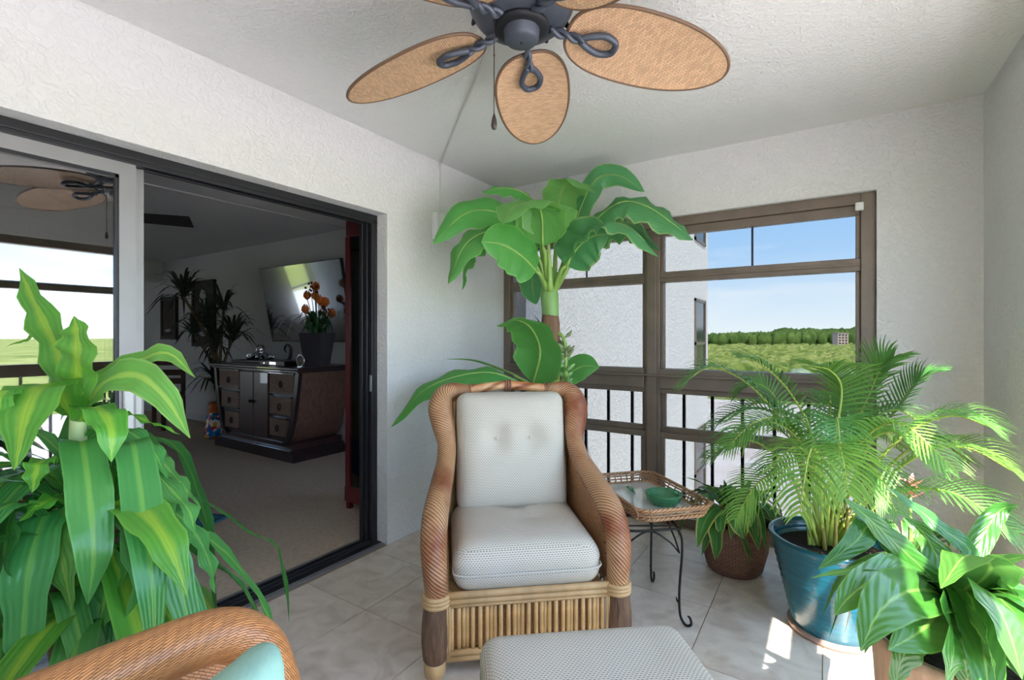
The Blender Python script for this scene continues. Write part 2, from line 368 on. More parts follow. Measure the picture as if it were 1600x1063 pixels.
# ---- front window: bronze frame, two columns, sashes, panes
win = sempty('window_1', 'bronze aluminium window in two columns behind the armchair', (0, 0, 0))
y0, y1 = .035, .12
def fr(name, x0, x1, z0, z1, ya=y0, yb=y1, m=BRONZE, bev=.004): return bx(x0, x1, ya, yb, z0, z1).build(name, m, win, False, bevel=bev)
fr('frame_stile', WX0, .06, 0, WZ); fr('frame_stile', 2.372, WX1, 0, WZ); fr('frame_head', .06, 2.372, 1.985, WZ)
fr('head_track', .06, 2.372, 1.932, 1.985, .055, .11); fr('frame_sill', .06, 2.372, 0, .06)
fr('mullion', 1.165, 1.27, .06, 1.932); fr('mullion_cover', 1.185, 1.25, .06, 1.932, .015, .035)
fr('mid_rail', .06, 1.165, .905, 1.036, .02, .12); fr('mid_rail', 1.27, 2.372, .905, 1.036, .02, .12)
fr('sill_nose', .06, 2.372, .985, 1.0, -.012, .02)
for a, b in ((.06, 1.165), (1.27, 2.372)):
    fr('transom', a, b, 1.617, 1.688, .045, .11); fr('transom_lip', a, b, 1.645, 1.66, .035, .045)
    fr('meeting_rail', a, b, .565, .607, .04, .076); fr('meeting_rail', a, b, .600, .64, .075, .11)
    for z0, z1 in ((1.036, 1.617), (1.688, 1.932)):
        fr('sash_stile', a, a + .022, z0, z1, .06, .10); fr('sash_stile', b - .022, b, z0, z1, .06, .10)
    for z0, z1, yp in ((.06, .565, .058), (.64, .905, .092)):
        fr('sash_stile', a, a + .028, z0, z1, yp - .016, yp + .016); fr('sash_stile', b - .028, b, z0, z1, yp - .016, yp + .016)
    fr('sash_rail', a, b, .868, .905, .05, .11)
    for z0, z1, yp in ((1.036, 1.617, .08), (1.688, 1.932, .08), (.06, .565, .058), (.64, .868, .092)):
        fr('pane', a + .015, b - .015, z0 - .008, z1 + .008, yp - .002, yp + .002, GLASS, 0)
for x in (.72, 1.829): fr('divider', x - .006, x + .006, 1.688, 1.932, .066, .078, DKFRAME)
fr('corner_clip', 2.345, 2.385, 1.945, 1.99, .005, .035, plain('white_plastic', (.8, .8, .78), .4), .006)
def railing(name, label, along, at, a, b, z1=.98):
    t = thing(name, label, 'railing', (0, 0, 0), 0)
    IR = plain('painted_steel', S(62, 64, 70), .45, .3)
    g = (lambda p, q, z, zz, w_: bx(p, q, at - w_, at + w_, z, zz)) if along == 'x' else (lambda p, q, z, zz, w_: bx(at - w_, at + w_, p, q, z, zz))
    g(a, b, z1, z1 + .035, .022).build('top_rail', IR, t, False); g(a, b, .07, .10, .015).build('bottom_rail', IR, t, False)
    n = int((b - a) / .186); first = None
    for i in range(n + 1):
        p = a + .036 + i * .186
        if first is None:
            o = g(-.0095, .0095, .10, z1, .0095).build('baluster', IR, t, False); first = o
        else: o = link(bpy.data.objects.new('baluster', first.data), t)
        o.location = (p, 0, 0) if along == 'x' else (0, p, 0)
    for p in (a + .02, b - .02): g(p - .018, p + .018, -.02, z1, .018).build('post', IR, t, False)
    return t
struct('trim_1', bx(.0, 3.4, .15, .34, -.14, -.02), WALL, label='concrete slab edge outside the window')
struct('trim_2', bx(XR + .2, 3.4, YB - .2, .15, -.14, -.02), WALL, label='concrete slab edge along the open side')
railing('railing', 'dark steel railing with square bars outside the front window', 'x', .25, .04, 3.2)
railing('railing', 'dark steel railing outside the open side of the lanai', 'y', 3.2, -5.1, .2)
# ---- open side (right wall): screened window bays
rw = sempty('window_2', 'bronze framed open window bays in the right wall')
def fy(name, ya, yb, z0, z1, xa=XR + .04, xb=XR + .12): return bx(xa, xb, ya, yb, z0, z1).build(name, BRONZE, rw, False, bevel=.004)
fy('frame_head', RY0, RY1, 1.98, WZ); fy('frame_sill', RY0, RY1, 0, .05)
bays = [RY0 + (RY1 - RY0) * i / 2 for i in range(3)]
for i, y in enumerate(bays):
    w_ = .05; fy('mullion', max(RY0, y - w_), min(RY1, y + w_), .05, 1.98)
for i in range(2): fy('transom', bays[i] + .05, bays[i + 1] - .05, 1.63, 1.69); fy('mid_rail', bays[i] + .05, bays[i + 1] - .05, .93, 1.03)
# ---- sliding door
dr = sempty('door_1', 'sliding glass door to the living room with grey frame, slid open', (0, 0, 0))
def fd(name, x0, x1, ya, yb, z0, z1, m, bev=.003): return bx(x0, x1, ya, yb, z0, z1).build(name, m, dr, False, bevel=bev)
fd('frame_head', -.19, -.085, DY0, DY1, 1.955, DZ, DKFRAME); fd('head_rib', -.12, -.085, DY0, DY1, 1.935, 1.955, DKFRAME); fd('head_rib', -.16, -.14, DY0, DY1, 1.935, 1.955, DKFRAME)
for k, xx in enumerate((-.10, -.135, -.17)): fd('jamb_rib', xx - .014, xx + .012, DY1 - .04 - .008 * k, DY1, .0, 1.955, DKFRAME)
fd('jamb_back', -.19, -.085, DY1 - .018, DY1, 0, 1.955, DKFRAME)
fd('strike', -.108, -.09, DY1 - .045, DY1 - .040, .92, 1.02, plain('steel', (.6, .6, .6), .3, .9))
fd('track', -.2, -.02, DY0, DY1, 0, .008, GRFRAME, 0)
for xx in (-.145, -.105): fd('track_rail', xx - .005, xx + .005, DY0, DY1, .008, .022, DKFRAME, 0)
fd('track_gap', -.095, -.05, DY0, DY1, .008, .0095, DKFRAME, 0)
for nm, xa, xb, ya, yb in (('leaf', -.130, -.092, DY0 + .01, -2.446), ('leaf', -.178, -.14, DY0 + .03, -2.403)):
    lf = MB(); box(lf, xa, xb, yb - .055, yb, .02, 1.95); box(lf, xa, xb, ya, ya + .055, .02, 1.95); box(lf, xa, xb, ya + .055, yb - .055, 1.885, 1.95); box(lf, xa, xb, ya + .055, yb - .055, .02, .10)
    q = lf.build('leaf_frame', GRFRAME, dr, False); xm = (xa + xb) / 2
    gk = MB(); box(gk, xm - .006, xm + .012, ya + .055, yb - .055, 1.872, 1.885); box(gk, xm - .006, xm + .012, yb - .066, yb - .055, .10, 1.885); gk.build('gasket', DKFRAME, q, False)
    bx(xm - .003, xm + .003, ya + .05, yb - .05, .095, 1.89).build('pane', DOORGLASS, q, False)
    bx(xb, xb + .018, yb - .045, yb - .012, .86, 1.08).build('handle', plain('white_handle', (.78, .78, .76), .35), q, False, bevel=.005)
# ------------------------------------------------------------------ the living room beyond the door
CARP = plain('carpet', S(210, 192, 170), .95, bump=.5, bscale=160, var=.10, vscale=40, spec=.1)
struct('floor_carpet', bx(-9.4, -.2, -4.9, .25, -.12, .004), CARP)
struct('ceiling_living', bx(-9.4, -.2, -5.1, .4, H, H + .2), INCEIL)
struct('wall_television', bx(-9.4, -.2, .25, .4, 0, H), INWALL)
mb = MB(); box(mb, -9.6, -9.4, -4.15, .4, 0, H); box(mb, -9.6, -9.4, -5.1, -4.85, 0, H); box(mb, -9.6, -9.4, -4.85, -4.15, 2.1, H)
struct('wall_end', mb, INWALL)
struct('wall_soffit', bx(-6.92, -6.76, -4.9, .25, 2.13, H), INWALL)
struct('wall_living_back', bx(-9.4, -.2, -5.1, -4.9, 0, H), INWALL)
w4 = sempty('door_2', 'glazed door opening at the far end of the living room')
for ya, yb, z0, z1 in ((-4.85, -4.8, 0, 2.1), (-4.2, -4.15, 0, 2.1), (-4.8, -4.2, 2.04, 2.1), (-4.8, -4.2, 0, .08), (-4.8, -4.2, .85, .90)): bx(-9.54, -9.46, ya, yb, z0, z1).build('frame_bar', BRONZE, w4, False)
struct('trim_3', bx(-15, -9.6, -8, -1, -.14, -.02), plain('reflector_pale', (.8, .79, .76), .9), label='unseen pale slab added beyond the far door to whiten the television reflection')  # added slab, out of view, gives the television screen a white reflection
struct('baseboard_television', bx(-9.4, -.2, .238, .25, .004, .09), plain('white_trim', (.72, .72, .72), .5))
# ------------------------------------------------------------------ outside: wing of the building and the mangroves
EXT = stucco('exterior_stucco', (.80, .765, .715), .5, 12, .015)
wing = thing('building_wing', 'white stucco wing of the building seen outside the window', 'building', (-.8, 4.3, -10))
EX = -.02
bx(-1.6, EX, .42, 8.28, -10, 7).build('wall', EXT, wing, False, origin=(-.8, 4.3, -10))
DPANE = plain('dark_pane', (.035, .04, .05), .1)
for z0 in (.52, -2.15, 3.2):
    f_ = MB(); ya, yb, zt = 6.95, 7.95, z0 + 1.5
    for a, b, c, d in ((ya, ya + .06, z0, zt), (yb - .06, yb, z0, zt), (ya, yb, zt - .06, zt), (ya, yb, z0, z0 + .06), (ya, yb, z0 + .55, z0 + .61)): box(f_, EX - .01, EX + .03, a, b, c, d)
    q = f_.build('window_frame', BRONZE, wing, False, origin=(-.8, 4.3, -10))
    bx(EX - .01, EX + .008, ya + .05, yb - .05, z0 + .05, zt - .05).build('pane', DPANE, q, False, origin=(-.8, 4.3, -10))
def landmat(name, c1, c2, c3, sc_):
    m, n, l, b = nodes(name); b.inputs['Roughness'].default_value = .95; b.inputs['Specular IOR Level'].default_value = .05
    t = n.new('ShaderNodeTexCoord'); z = n.new('ShaderNodeTexNoise'); z.inputs['Scale'].default_value = sc_; z.inputs['Detail'].default_value = 8; l.new(t.outputs['Object'], z.inputs[0])
    r = n.new('ShaderNodeValToRGB'); e = r.color_ramp.elements; e[0].position = .32; e[0].color = C(c1); e[1].position = .7; e[1].color = C(c3); q = e.new(.5); q.color = C(c2)
    l.new(z.outputs[0], r.inputs[0]); l.new(r.outputs[0], b.inputs['Base Color']); return m
GZ = -10.0
LAND = landmat('marsh', S(104, 120, 58), S(142, 152, 82), S(176, 174, 112), .05)
g = MB(); g.add([(-1500, -400, GZ), (2500, -400, GZ), (2500, 2600, GZ), (-1500, 2600, GZ)], [(0, 1, 2, 3)])
gr = struct('ground', g, LAND, label='green marsh ground far below the window')
lot = MB(); lot.add([(.2, -60, GZ + .05), (90, -60, GZ + .05), (90, 84, GZ + .05), (-50, 90, GZ + .05), (-50, 9, GZ + .05), (.2, 9, GZ + .05)], [(0, 1, 2, 3, 4, 5)])
struct('pavement', lot, landmat('paving', S(196, 178, 164), S(214, 200, 190), S(228, 218, 210), .2), label='pale paved car park far below the window')
wv = MB(); A = [P(1020, CY, 440), P(1255, CY, 440), P(1300, CY, 520), P(1290, CY, 640), P(1000, CY, 660)]
wv.add([(p.x, p.y, GZ + .1) for p in A], [tuple(range(len(A)))])
tag(wv.build('lagoon', plain('lagoon_water', S(58, 78, 84), .08), None, False), 'pale blue strip of lagoon water between the mangroves', 'water', kind='structure')
def blobs(name, mat, items, label, cat):
    base = bmesh.new(); bmesh.ops.create_icosphere(base, subdivisions=2, radius=1); vs0 = [v.co.copy() for v in base.verts]; fs0 = [[v.index for v in f.verts] for f in base.faces]; base.free()
    m = MB(); rr = random.Random(5)
    for c, r, hz in items:
        ph = [rr.uniform(0, 6) for _ in range(3)]
        m.add([c + Vector((v.x * r * (1 + .25 * math.sin(5 * v.y + ph[0])), v.y * r * (1 + .25 * math.sin(5 * v.x + ph[1])), v.z * hz * (1 + .3 * math.sin(6 * v.x + 5 * v.y + ph[2])))) for v in vs0], fs0)
    return tag(m.build(name, mat), label, cat, kind='stuff')
rr = random.Random(3)
it = []
for _ in range(1500):
    d = 150 * (2.85 ** (rr.random())); px = rr.uniform(1000, 1480); p = P(px, CY, d); r = rr.uniform(1.6, 4.5) * (d / 200) ** .5
    it.append((Vector((p.x, p.y, GZ)), r * 1.0, r * .7))
blobs('mangrove_scrub', landmat('scrub', S(92, 114, 52), S(140, 152, 76), S(186, 182, 116), .3), it, 'low yellow green mangrove scrub in front of the lagoon', 'shrubs')
it = []
for _ in range(1500):
    d = rr.uniform(665, 900); px = rr.uniform(900, 1520); p = P(px, CY, d); r = rr.uniform(4, 8)
    hgt = 12.0 + (px - 1100) / 250 * 5 + rr.uniform(-2.5, 2.5); it.append((Vector((p.x, p.y, GZ + hgt * .35)), r, hgt * .68))
blobs('mangrove_trees', landmat('treeline', S(66, 90, 42), S(90, 114, 54), S(118, 136, 72), .08), it, 'dark green mangrove tree line on the horizon', 'trees')
it = []
for _ in range(120):
    d = rr.uniform(1100, 1300); px = rr.uniform(1215, 1600); p = P(px, CY, d); r = rr.uniform(16, 26)
    it.append((Vector((p.x, p.y, GZ + 10)), r, 17 + (px - 1215) / 385 * 3))
blobs('distant_woods', landmat('far_woods', S(62, 86, 44), S(84, 106, 54), S(108, 126, 70), .02), it, 'distant wooded rise beyond the green tree line', 'trees')
tower = thing('apartment_tower', 'small pinkish apartment block standing among distant trees', 'building', P(1313, CY, 600) * 1 - Vector((0, 0, 11.257)), TH)
PK = plain('pink_plaster', S(214, 184, 172), .8); bx(-6.5, 6.5, -5, 5, 0, 14).build('wall', PK, tower, False); bx(-7, 7, -5.5, 5.5, 14, 15.2).build('roof', plain('roof_grey', S(168, 150, 144), .8), tower, False)
for k in range(4):
    for j in range(3): bx(-5.2 + j * 3.9, -2.8 + j * 3.9, -5.1, -4.98, 1.2 + k * 3.3, 3.2 + k * 3.3).build('window', DPANE, tower, False)
BUSH = landmat('sage_bush', S(128, 148, 110), S(164, 178, 146), S(196, 204, 178), .5)
for px, d, r in ((1250, 128, 3.0), (1292, 112, 3.4), (1325, 130, 3.2), (1345, 100, 3.0), (1215, 112, 3), (1180, 100, 3)):
    base = bmesh.new(); bmesh.ops.create_icosphere(base, subdivisions=3, radius=1); m = MB()
    m.add([Vector((v.co.x * r * (1 + .15 * math.sin(9 * v.co.z + 7 * v.co.y)), v.co.y * r * (1 + .15 * math.sin(8 * v.co.x)), max(-.15, v.co.z) * r * .75 * (1 + .18 * math.sin(11 * v.co.x + 6 * v.co.y)))) for v in base.verts], [[v.index for v in f.verts] for f in base.faces]); base.free()
    o = m.build('shrub', BUSH); p = P(px, CY, d); o.location = (p.x, p.y, GZ + .3)
    tag(o, 'pale sage green shrub at the edge of the car park', 'shrub', 'pale shrubs by the car park')
# ------------------------------------------------------------------ ceiling fan
IRON = plain('fan_iron', S(78, 84, 96), .45, .35, var=.15, vscale=14, bump=.05)
IRON2 = plain('fan_black', S(24, 25, 30), .6, .1)
RATT = weave('fan_wicker', S(146, 106, 76), S(224, 186, 148), .019, .0068, 'Object', .55, .5, 1.25)
RIM = plain('fan_rim', S(110, 84, 64), .5)
fan = thing('ceiling_fan', 'ceiling fan with five woven wicker leaf blades and grey iron arms', 'ceiling fan', (1.43, -1.992, H))
def fz(z): return z - H
lathe(MB(), [(.075, 0), (.075, -.02), (.055, -.05), (.03, -.065)], 32).build('canopy', IRON, fan)
tube(MB(), [(0, 0, -.06), (0, 0, -.11)], .016).build('downrod', IRON, fan)
lathe(MB(), [(.03, fz(2.35)), (.09, fz(2.345)), (.15, fz(2.325)), (.163, fz(2.30)), (.165, fz(2.285)), (.163, fz(2.27)), (.156, fz(2.25)), (.142, fz(2.228)), (.122, fz(2.212)), (.09, fz(2.205)), (.0, fz(2.205))], 48).build('motor_housing', IRON, fan)
lathe(MB(), [(.080, fz(2.207)), (.085, fz(2.204)), (.085, fz(2.194)), (.07, fz(2.19)), (0, fz(2.19))], 40).build('flywheel', IRON2, fan)
lathe(MB(), [(.058, fz(2.205)), (.060, fz(2.200)), (.058, fz(2.196)), (.055, fz(2.19)), (.053, fz(2.165)), (.046, fz(2.156)), (0, fz(2.154))], 40).build('switch_housing', IRON, fan)
ball(MB(), (0, 0, fz(2.154)), .005).build('finial', IRON2, fan)
for a in (-1.75, -1.57, -1.39):
    ball(MB(), (.056 * math.cos(TH + a), .056 * math.sin(TH + a), fz(2.205)), .003, 8, 6).build('screw', plain('screw_steel', (.5, .5, .5), .3, .9), fan)
for k in range(10):
    a = 2 * math.pi * (k + .5) / 10; m = MB(); ball(m, (0, 0, 0), 1, 12, 8, (.006, .012, .022)); o = m.build('vent', IRON2, fan); o.location = (.150 * math.cos(a), .150 * math.sin(a), fz(2.252)); o.rotation_euler = (0, -.5, a)
# one blade in its own frame: X outward, Y across
def blade_mesh():
    m = MB(); Lb = .545; n, c = 30, 14; top = []; bot = []
    def wd(t): return .002 + .136 * max(0, 1 - abs(2 * t ** .82 - 1) ** 2.3) ** .52
    for lay in (0, 1):
        for i in range(n + 1):
            t = (1 - math.cos(math.pi * i / n)) / 2; ww = wd(t)
            for k in range(c + 1):
                q = 2 * k / c - 1; (top if lay else bot).append(Vector((Lb * t, q * ww, (.004 if lay else -.004) + .012 * (1 - q * q) * math.sin(math.pi * t))))
    fs = [];  g = lambda lay, i, k: lay * (n + 1) * (c + 1) + i * (c + 1) + k
    for i in range(n):
        for k in range(c): fs.append((g(0, i, k), g(0, i + 1, k), g(0, i + 1, k + 1), g(0, i, k + 1))); fs.append((g(1, i, k), g(1, i, k + 1), g(1, i + 1, k + 1), g(1, i + 1, k)))
    m.add(bot + top, fs); r = MB()
    edge = [Vector((bot[i * (c + 1)].x, bot[i * (c + 1)].y, 0)) for i in range(0, n + 1, 2)] + [Vector((bot[i * (c + 1) + c].x, bot[i * (c + 1) + c].y, 0)) for i in range(n, -1, -2)]
    e2 = [edge[0]]
    for p in edge[1:]:
        if (p - e2[-1]).length > .006: e2.append(p)
    tube(r, e2, .0055, n=len(e2) * 2, seg=8, closed=True); return m, r
bm_, rm_ = blade_mesh(); b0 = None
am = MB()
def twist2(m, a, b, r, sep, turns, ph=0):
    a, b = Vector(a), Vector(b)
    for s in (0, math.pi):
        pts = []
        for i in range(13):
            t = i / 12; an = ph + s + turns * 2 * math.pi * t; pts.append(a.lerp(b, t) + Vector((0, math.cos(an) * sep, math.sin(an) * sep)))
        tube(m, pts, r, n=24, seg=8)
twist2(am, (-.055, 0, -.014), (.055, 0, -.020), .008, .008, 1.2)
tube(am, [(.045, .004, -.020), (.075, .022, -.019), (.115, .034, -.018), (.150, .022, -.018), (.158, 0, -.018), (.150, -.022, -.018), (.115, -.034, -.018), (.075, -.022, -.019), (.045, -.004, -.020)], .0105, n=44, seg=10)
for k in range(5):
    ang = math.radians(10 + 72 * k) + TH
    M = Matrix.Rotation(ang, 4, 'Z') @ Matrix.Translation((.145, 0, fz(2.205))) @ Matrix.Rotation(math.radians(9), 4, 'Y') @ Matrix.Rotation(math.radians(-13), 4, 'X')
    if k == 0:
        b0 = bm_.build('blade', RATT, fan); r0 = rm_.build('blade_rim', RIM, b0); a0 = am.build('blade_arm', IRON, fan); b, a_ = b0, a0
    else:
        b = link(bpy.data.objects.new('blade', b0.data), fan); link(bpy.data.objects.new('blade_rim', r0.data), b); a_ = link(bpy.data.objects.new('blade_arm', a0.data), fan)
    b.matrix_local = M; a_.matrix_local = M
pc = P(772, 120, 1.44) - Vector((1.43, -1.992, H))
ch = tube(MB(), [(pc.x, pc.y, fz(2.215)), (pc.x, pc.y, fz(1.915))], .0016, seg=6).build('pull_chain', plain('chain', S(90, 80, 70), .4, .6), fan)
lathe(MB(), [(.0, fz(1.868)), (.006, fz(1.871)), (.0095, fz(1.882)), (.007, fz(1.900)), (.002, fz(1.917))], 14, (pc.x, pc.y, 0)).build('pull_knob', plain('knob_wood', S(58, 48, 44), .4), ch)
ball(MB(), (pc.x, pc.y, fz(2.09)), .0032, 8, 6).build('chain_bead', MATS['chain'], ch)
# ------------------------------------------------------------------ surface wiring
WH = plain('white_wiremould', (.70, .69, .66), .5)
cw = thing('wire_moulding', 'thin white wire moulding from the wall box up across the ceiling', 'cable', (0, -.742, 2.08))
def rel(o, *p): return [Vector(q) - o.location for q in p]
tube(MB(), rel(cw, (.006, -.742, 2.08), (.006, -.742, 2.428)), .006, seg=8).build('wall_run', WH, cw)
tube(MB(), rel(cw, (.006, -.742, 2.433), (1.38, -1.92, 2.433)), .006, seg=8).build('ceiling_run', WH, cw)
ball(MB(), rel(cw, (.010, -.742, 2.430))[0], .012, 10, 8).build('elbow', WH, cw)
wb = thing('wall_box', 'white plastic box on the stucco wall behind the banana leaves', 'box', (0, -.70, 1.90))
bx(0, .05, -.125, .135, 0, .185).build('box_body', MATS['white_plastic'], wb, False, bevel=.006); bx(.05, .054, -.115, .125, .01, .175).build('cover', MATS['white_plastic'], wb, False)
lw = thing('wire_moulding', 'thin white wire moulding across the living room ceiling to the television', 'cable', (-2.2, .24, 2.0))
tube(MB(), rel(lw, (-2.2, .242, 1.7), (-2.2, .242, 2.43)), .006, seg=8).build('wall_run', WH, lw); tube(MB(), rel(lw, (-2.2, .242, 2.433), (-2.2, -3.4, 2.433)), .006, seg=8).build('ceiling_run', WH, lw)
# ------------------------------------------------------------------ rattan wing armchair
WRAP = wrapped('wound_rattan', S(118, 72, 44), S(200, 154, 112), 16, 460, S(196, 146, 126), .36, .5, 5)
TAN = plain('pale_rattan', S(200, 164, 116), .4, var=.14, vscale=20, stretch=(1, 1, .2))
TAN2 = plain('rattan_pole', S(206, 166, 112), .42, var=.25, vscale=16)
FIBR = plain('dark_fibre', S(112, 84, 64), .7, var=.45, vscale=60, bump=.8, bscale=180, stretch=(1, 1, .18))
WICK = weave('chair_wicker', S(96, 62, 40), S(186, 136, 92), .016, .008, 'UV', .5, .6)
FAB = fabric('dotted_fabric', S(216, 208, 192), S(146, 139, 130))
CH = (1.27, -1.678, 0); CR = math.radians(40.8)
chair = thing('armchair', 'wound rattan wing armchair with cream dotted cushions facing the ottoman', 'armchair', CH, CR)
apts = [(.345, .005, .285), (.352, .0, .38), (.358, .03, .475), (.352, .11, .555), (.332, .26, .622), (.312, .40, .685), (.308, .485, .755), (.325, .54, .835), (.338, .578, .905), (.322, .605, .96), (.278, .622, .985), (.20, .632, .985)]
arad = [.042, .045, .05, .051, .047, .042, .043, .055, .060, .050, .040, .027]
for s in (-1, 1):
    tube(MB(), [(s * x, y, z) for x, y, z in apts], arad, n=66, seg=18).build('arm_wing', WRAP, chair)
    lg = lathe(MB(), [(.034, .055), (.044, .07), (.050, .13), (.049, .19), (.042, .26), (.040, .275)], 20, (s * .352, .002, 0)).build('leg', FIBR, chair)
    lathe(MB(), [(.020, 0), (.036, .008), (.041, .03), (.039, .06), (.034, .066)], 20, (s * .352, .002, 0)).build('foot', TAN, lg)
    for zz in (.272, .286, .300): tube(MB(), [(s * .347 + .046 * math.cos(a), .004 + .046 * math.sin(a), zz) for a in [2 * math.pi * i / 12 for i in range(12)]], .0085, n=24, seg=8, closed=True).build('binding', TAN, chair)
    tube(MB(), [(s * .30, .62, 0), (s * .30, .60, .3), (s * .29, .62, .62), (s * .30, .64, .95)], .026, n=14).build('back_leg', TAN2, chair)
    # wicker side under the arm and wing
    m = MB(); up_ = spline([(s * (x - .018), y, z - .02) for x, y, z in apts[3:10]], 16); lo = spline([(s * .335, .06, .27), (s * .325, .2, .27), (s * .318, .4, .27), (s * .31, .6, .27), (s * .305, .62, .5), (s * .30, .63, .75), (s * .30, .635, .9)], 16)
    vs = []; fs = []
    for i in range(17):
        for k in range(5): vs.append(up_[i].lerp(lo[i], k / 4))
    for i in range(16):
        for k in range(4): a = i * 5 + k; fs.append((a, a + 1, a + 6, a + 5))
    so_ = m.add(vs, fs).build('side_panel', WICK, chair); sm = so_.modifiers.new('s', 'SOLIDIFY'); sm.thickness = .012
    for dx in (.270, .284, .296): tube(MB(), [(s * dx, .600, .62), (s * dx, .615, .93)], .006, seg=8).build('inner_pole', TAN2, chair)
tube(MB(), [(-.20, .632, .985), (-.1, .640, .998), (0, .642, 1.006), (.1, .640, .998), (.20, .632, .985)], [.024, .023, .023, .023, .024], n=30, seg=14).build('crest_rail', wrapped('crest_rattan', S(150, 96, 58), S(222, 176, 128), 2, 40, S(226, 176, 150), .34, .3), chair)
for xx in (-.205, -.19, -.012, .0, .012, .19, .205): tube(MB(), [(xx, .637 + .0255 * math.cos(a), (.987 if abs(xx) > .1 else 1.005) + .0255 * math.sin(a)) for a in [2 * math.pi * i / 10 for i in range(10)]], .005, n=20, seg=6, closed=True).build('binding', plain('binding_dark', S(150, 104, 84), .5), chair)
bk = MB(); vs = []; fs = []
for i in range(9):
    for k in range(9): x = -.29 + .58 * k / 8; z = .27 + .70 * i / 8; vs.append((x, .60 + .035 * (z - .27) + .02 * (1 - (x / .29) ** 2), z))
for i in range(8):
    for k in range(8): a = i * 9 + k; fs.append((a, a + 1, a + 10, a + 9))
o = bk.add(vs, fs).build('back_panel', WICK, chair); sm = o.modifiers.new('s', 'SOLIDIFY'); sm.thickness = .012
for zz, rr_ in ((.300, .013), (.277, .012), (.260, .007)): tube(MB(), [(-.31, -.008, zz), (.31, -.008, zz)], rr_, seg=10).build('front_rail', TAN, chair)
for zz in (.088, .066): tube(MB(), [(-.31, -.006, zz), (.31, -.006, zz)], .012, seg=10).build('bottom_rail', TAN, chair)
s0 = None
for i in range(29):
    if s0 is None: o = s0 = tube(MB(), [(0, -.006, .095), (0, -.006, .256)], .0083, n=3, seg=10).build('slat_pole', TAN2, chair)
    else: o = link(bpy.data.objects.new('slat_pole', s0.data), chair)
    o.location = (-.2914 + i * .0208, 0, random.uniform(-.001, .001)); o.rotation_euler = (0, 0, i * 1.3)
for s in (-1, 1):
    for dx in (.300, .308): tube(MB(), [(s * dx, -.012, .07), (s * dx, -.012, .262)], .0045, seg=8).build('edge_pole', TAN, chair)
bx(-.30, .30, .012, .60, .262, .285).build('seat_deck', TAN2, chair, False); bx(-.295, .295, .006, .012, .07, .26).build('apron_backing', WICK, chair, False)
o = cushion(.29, .285, .082, .07, 22, .022, ((-.0, .16), (.07, .02)), .022, .07, .006, 10).build('seat_cushion', FAB, chair); o.location = (0, .265, .378)
tube(MB(), [(x * .288, y * .283, -.008) for x, y in ((-1, -.7), (-.97, -.93), (-.75, -1.005), (0, -1.008), (.75, -1.005), (.97, -.93), (1, -.7))], .0035, n=40, seg=6).build('piping', plain('piping_cream', S(206, 200, 188), .9), o)
bc = cushion(.262, .275, .055, .052, 24, .05, ((-.075, .055), (.085, .055)), .050, .055, 0, 8)
bco = bc.build('back_cushion', FAB, chair); bco.location = (0, .515, .71); bco.rotation_euler = (math.radians(80), 0, 0)
for tx in (-.075, .085): ball(MB(), (tx, .055, .072), .008, 10, 6, (1, 1, .5)).build('button', FAB, bco)
# ------------------------------------------------------------------ ottoman
ott = thing('ottoman', 'matching cream dotted ottoman on rattan legs in front of the armchair', 'ottoman', (1.605 + .653 * .24, -1.966 - .757 * .24, 0), math.radians(39.5))
FAB2 = FAB
o = cushion(.292, .24, .075, .05, 16, .006, (), 0, 1, .004, 8).build('cushion', FAB2, ott); o.location = (0, 0, .345)
for zz in (.262, .238): tube(MB(), [(-.27, -.22, zz), (.27, -.22, zz), (.27, .22, zz), (-.27, .22, zz)], .013, n=48, closed=True).build('rail', TAN, ott)
for sx_ in (-1, 1):
    for sy_ in (-1, 1): lathe(MB(), [(.018, 0), (.03, .01), (.038, .08), (.032, .2), (.028, .265)], 16, (sx_ * .25, sy_ * .2, 0)).build('leg', FIBR, ott)
# ------------------------------------------------------------------ wicker chair at the corner of the view
BW = weave('wicker_roll', S(96, 48, 24), S(206, 140, 86), .032, .0085, 'UV', .34, .9, .6)
BW2 = weave('wicker_panel', S(120, 62, 32), S(208, 142, 86), .011, .0042, 'UV', .42, .6, .6)
wc = thing('wicker_chair', 'brown wicker chair with rounded rolled back beside the corn plant', 'chair', (1.72, -3.12, 0))
def wl(x, y, z): return (x - 1.72, y + 3.12, z)
rim = [wl(1.60, -2.79, .42), wl(1.48, -2.785, .56), wl(1.435, -2.79, .68), wl(1.42, -2.81, .745), wl(1.405, -2.86, .782), wl(1.40, -2.96, .795), wl(1.395, -3.12, .80), wl(1.40, -3.28, .795), wl(1.405, -3.38, .782), wl(1.42, -3.43, .745), wl(1.435, -3.45, .68), wl(1.48, -3.455, .56), wl(1.60, -3.45, .42)]
tube(MB(), rim, .040, n=80, seg=20).build('rolled_rim', BW, wc)
inn = [wl(1.54, -2.86, .48), wl(1.475, -2.855, .62), wl(1.452, -2.865, .69), wl(1.442, -2.91, .735), wl(1.438, -3.0, .752), wl(1.436, -3.12, .757), wl(1.438, -3.24, .752), wl(1.442, -3.33, .735), wl(1.452, -3.375, .69), wl(1.475, -3.385, .62), wl(1.54, -3.38, .48)]
tube(MB(), inn, .008, n=50, seg=10).build('inner_pole', plain('red_pole', S(176, 108, 78), .35), wc)
m = MB(); A_ = spline(rim, 24); vs = []; fs = []
for i in range(25):
    q = Vector(wl(1.46, -3.12 + (A_[i].y) * .55, .30))
    for k in range(6): vs.append(A_[i].lerp(q, k / 5))
for i in range(24):
    for k in range(5): a = i * 6 + k; fs.append((a, a + 1, a + 7, a + 6))
o = m.add(vs, fs).build('back_panel', BW2, wc); o.modifiers.new('s', 'SOLIDIFY').thickness = .02
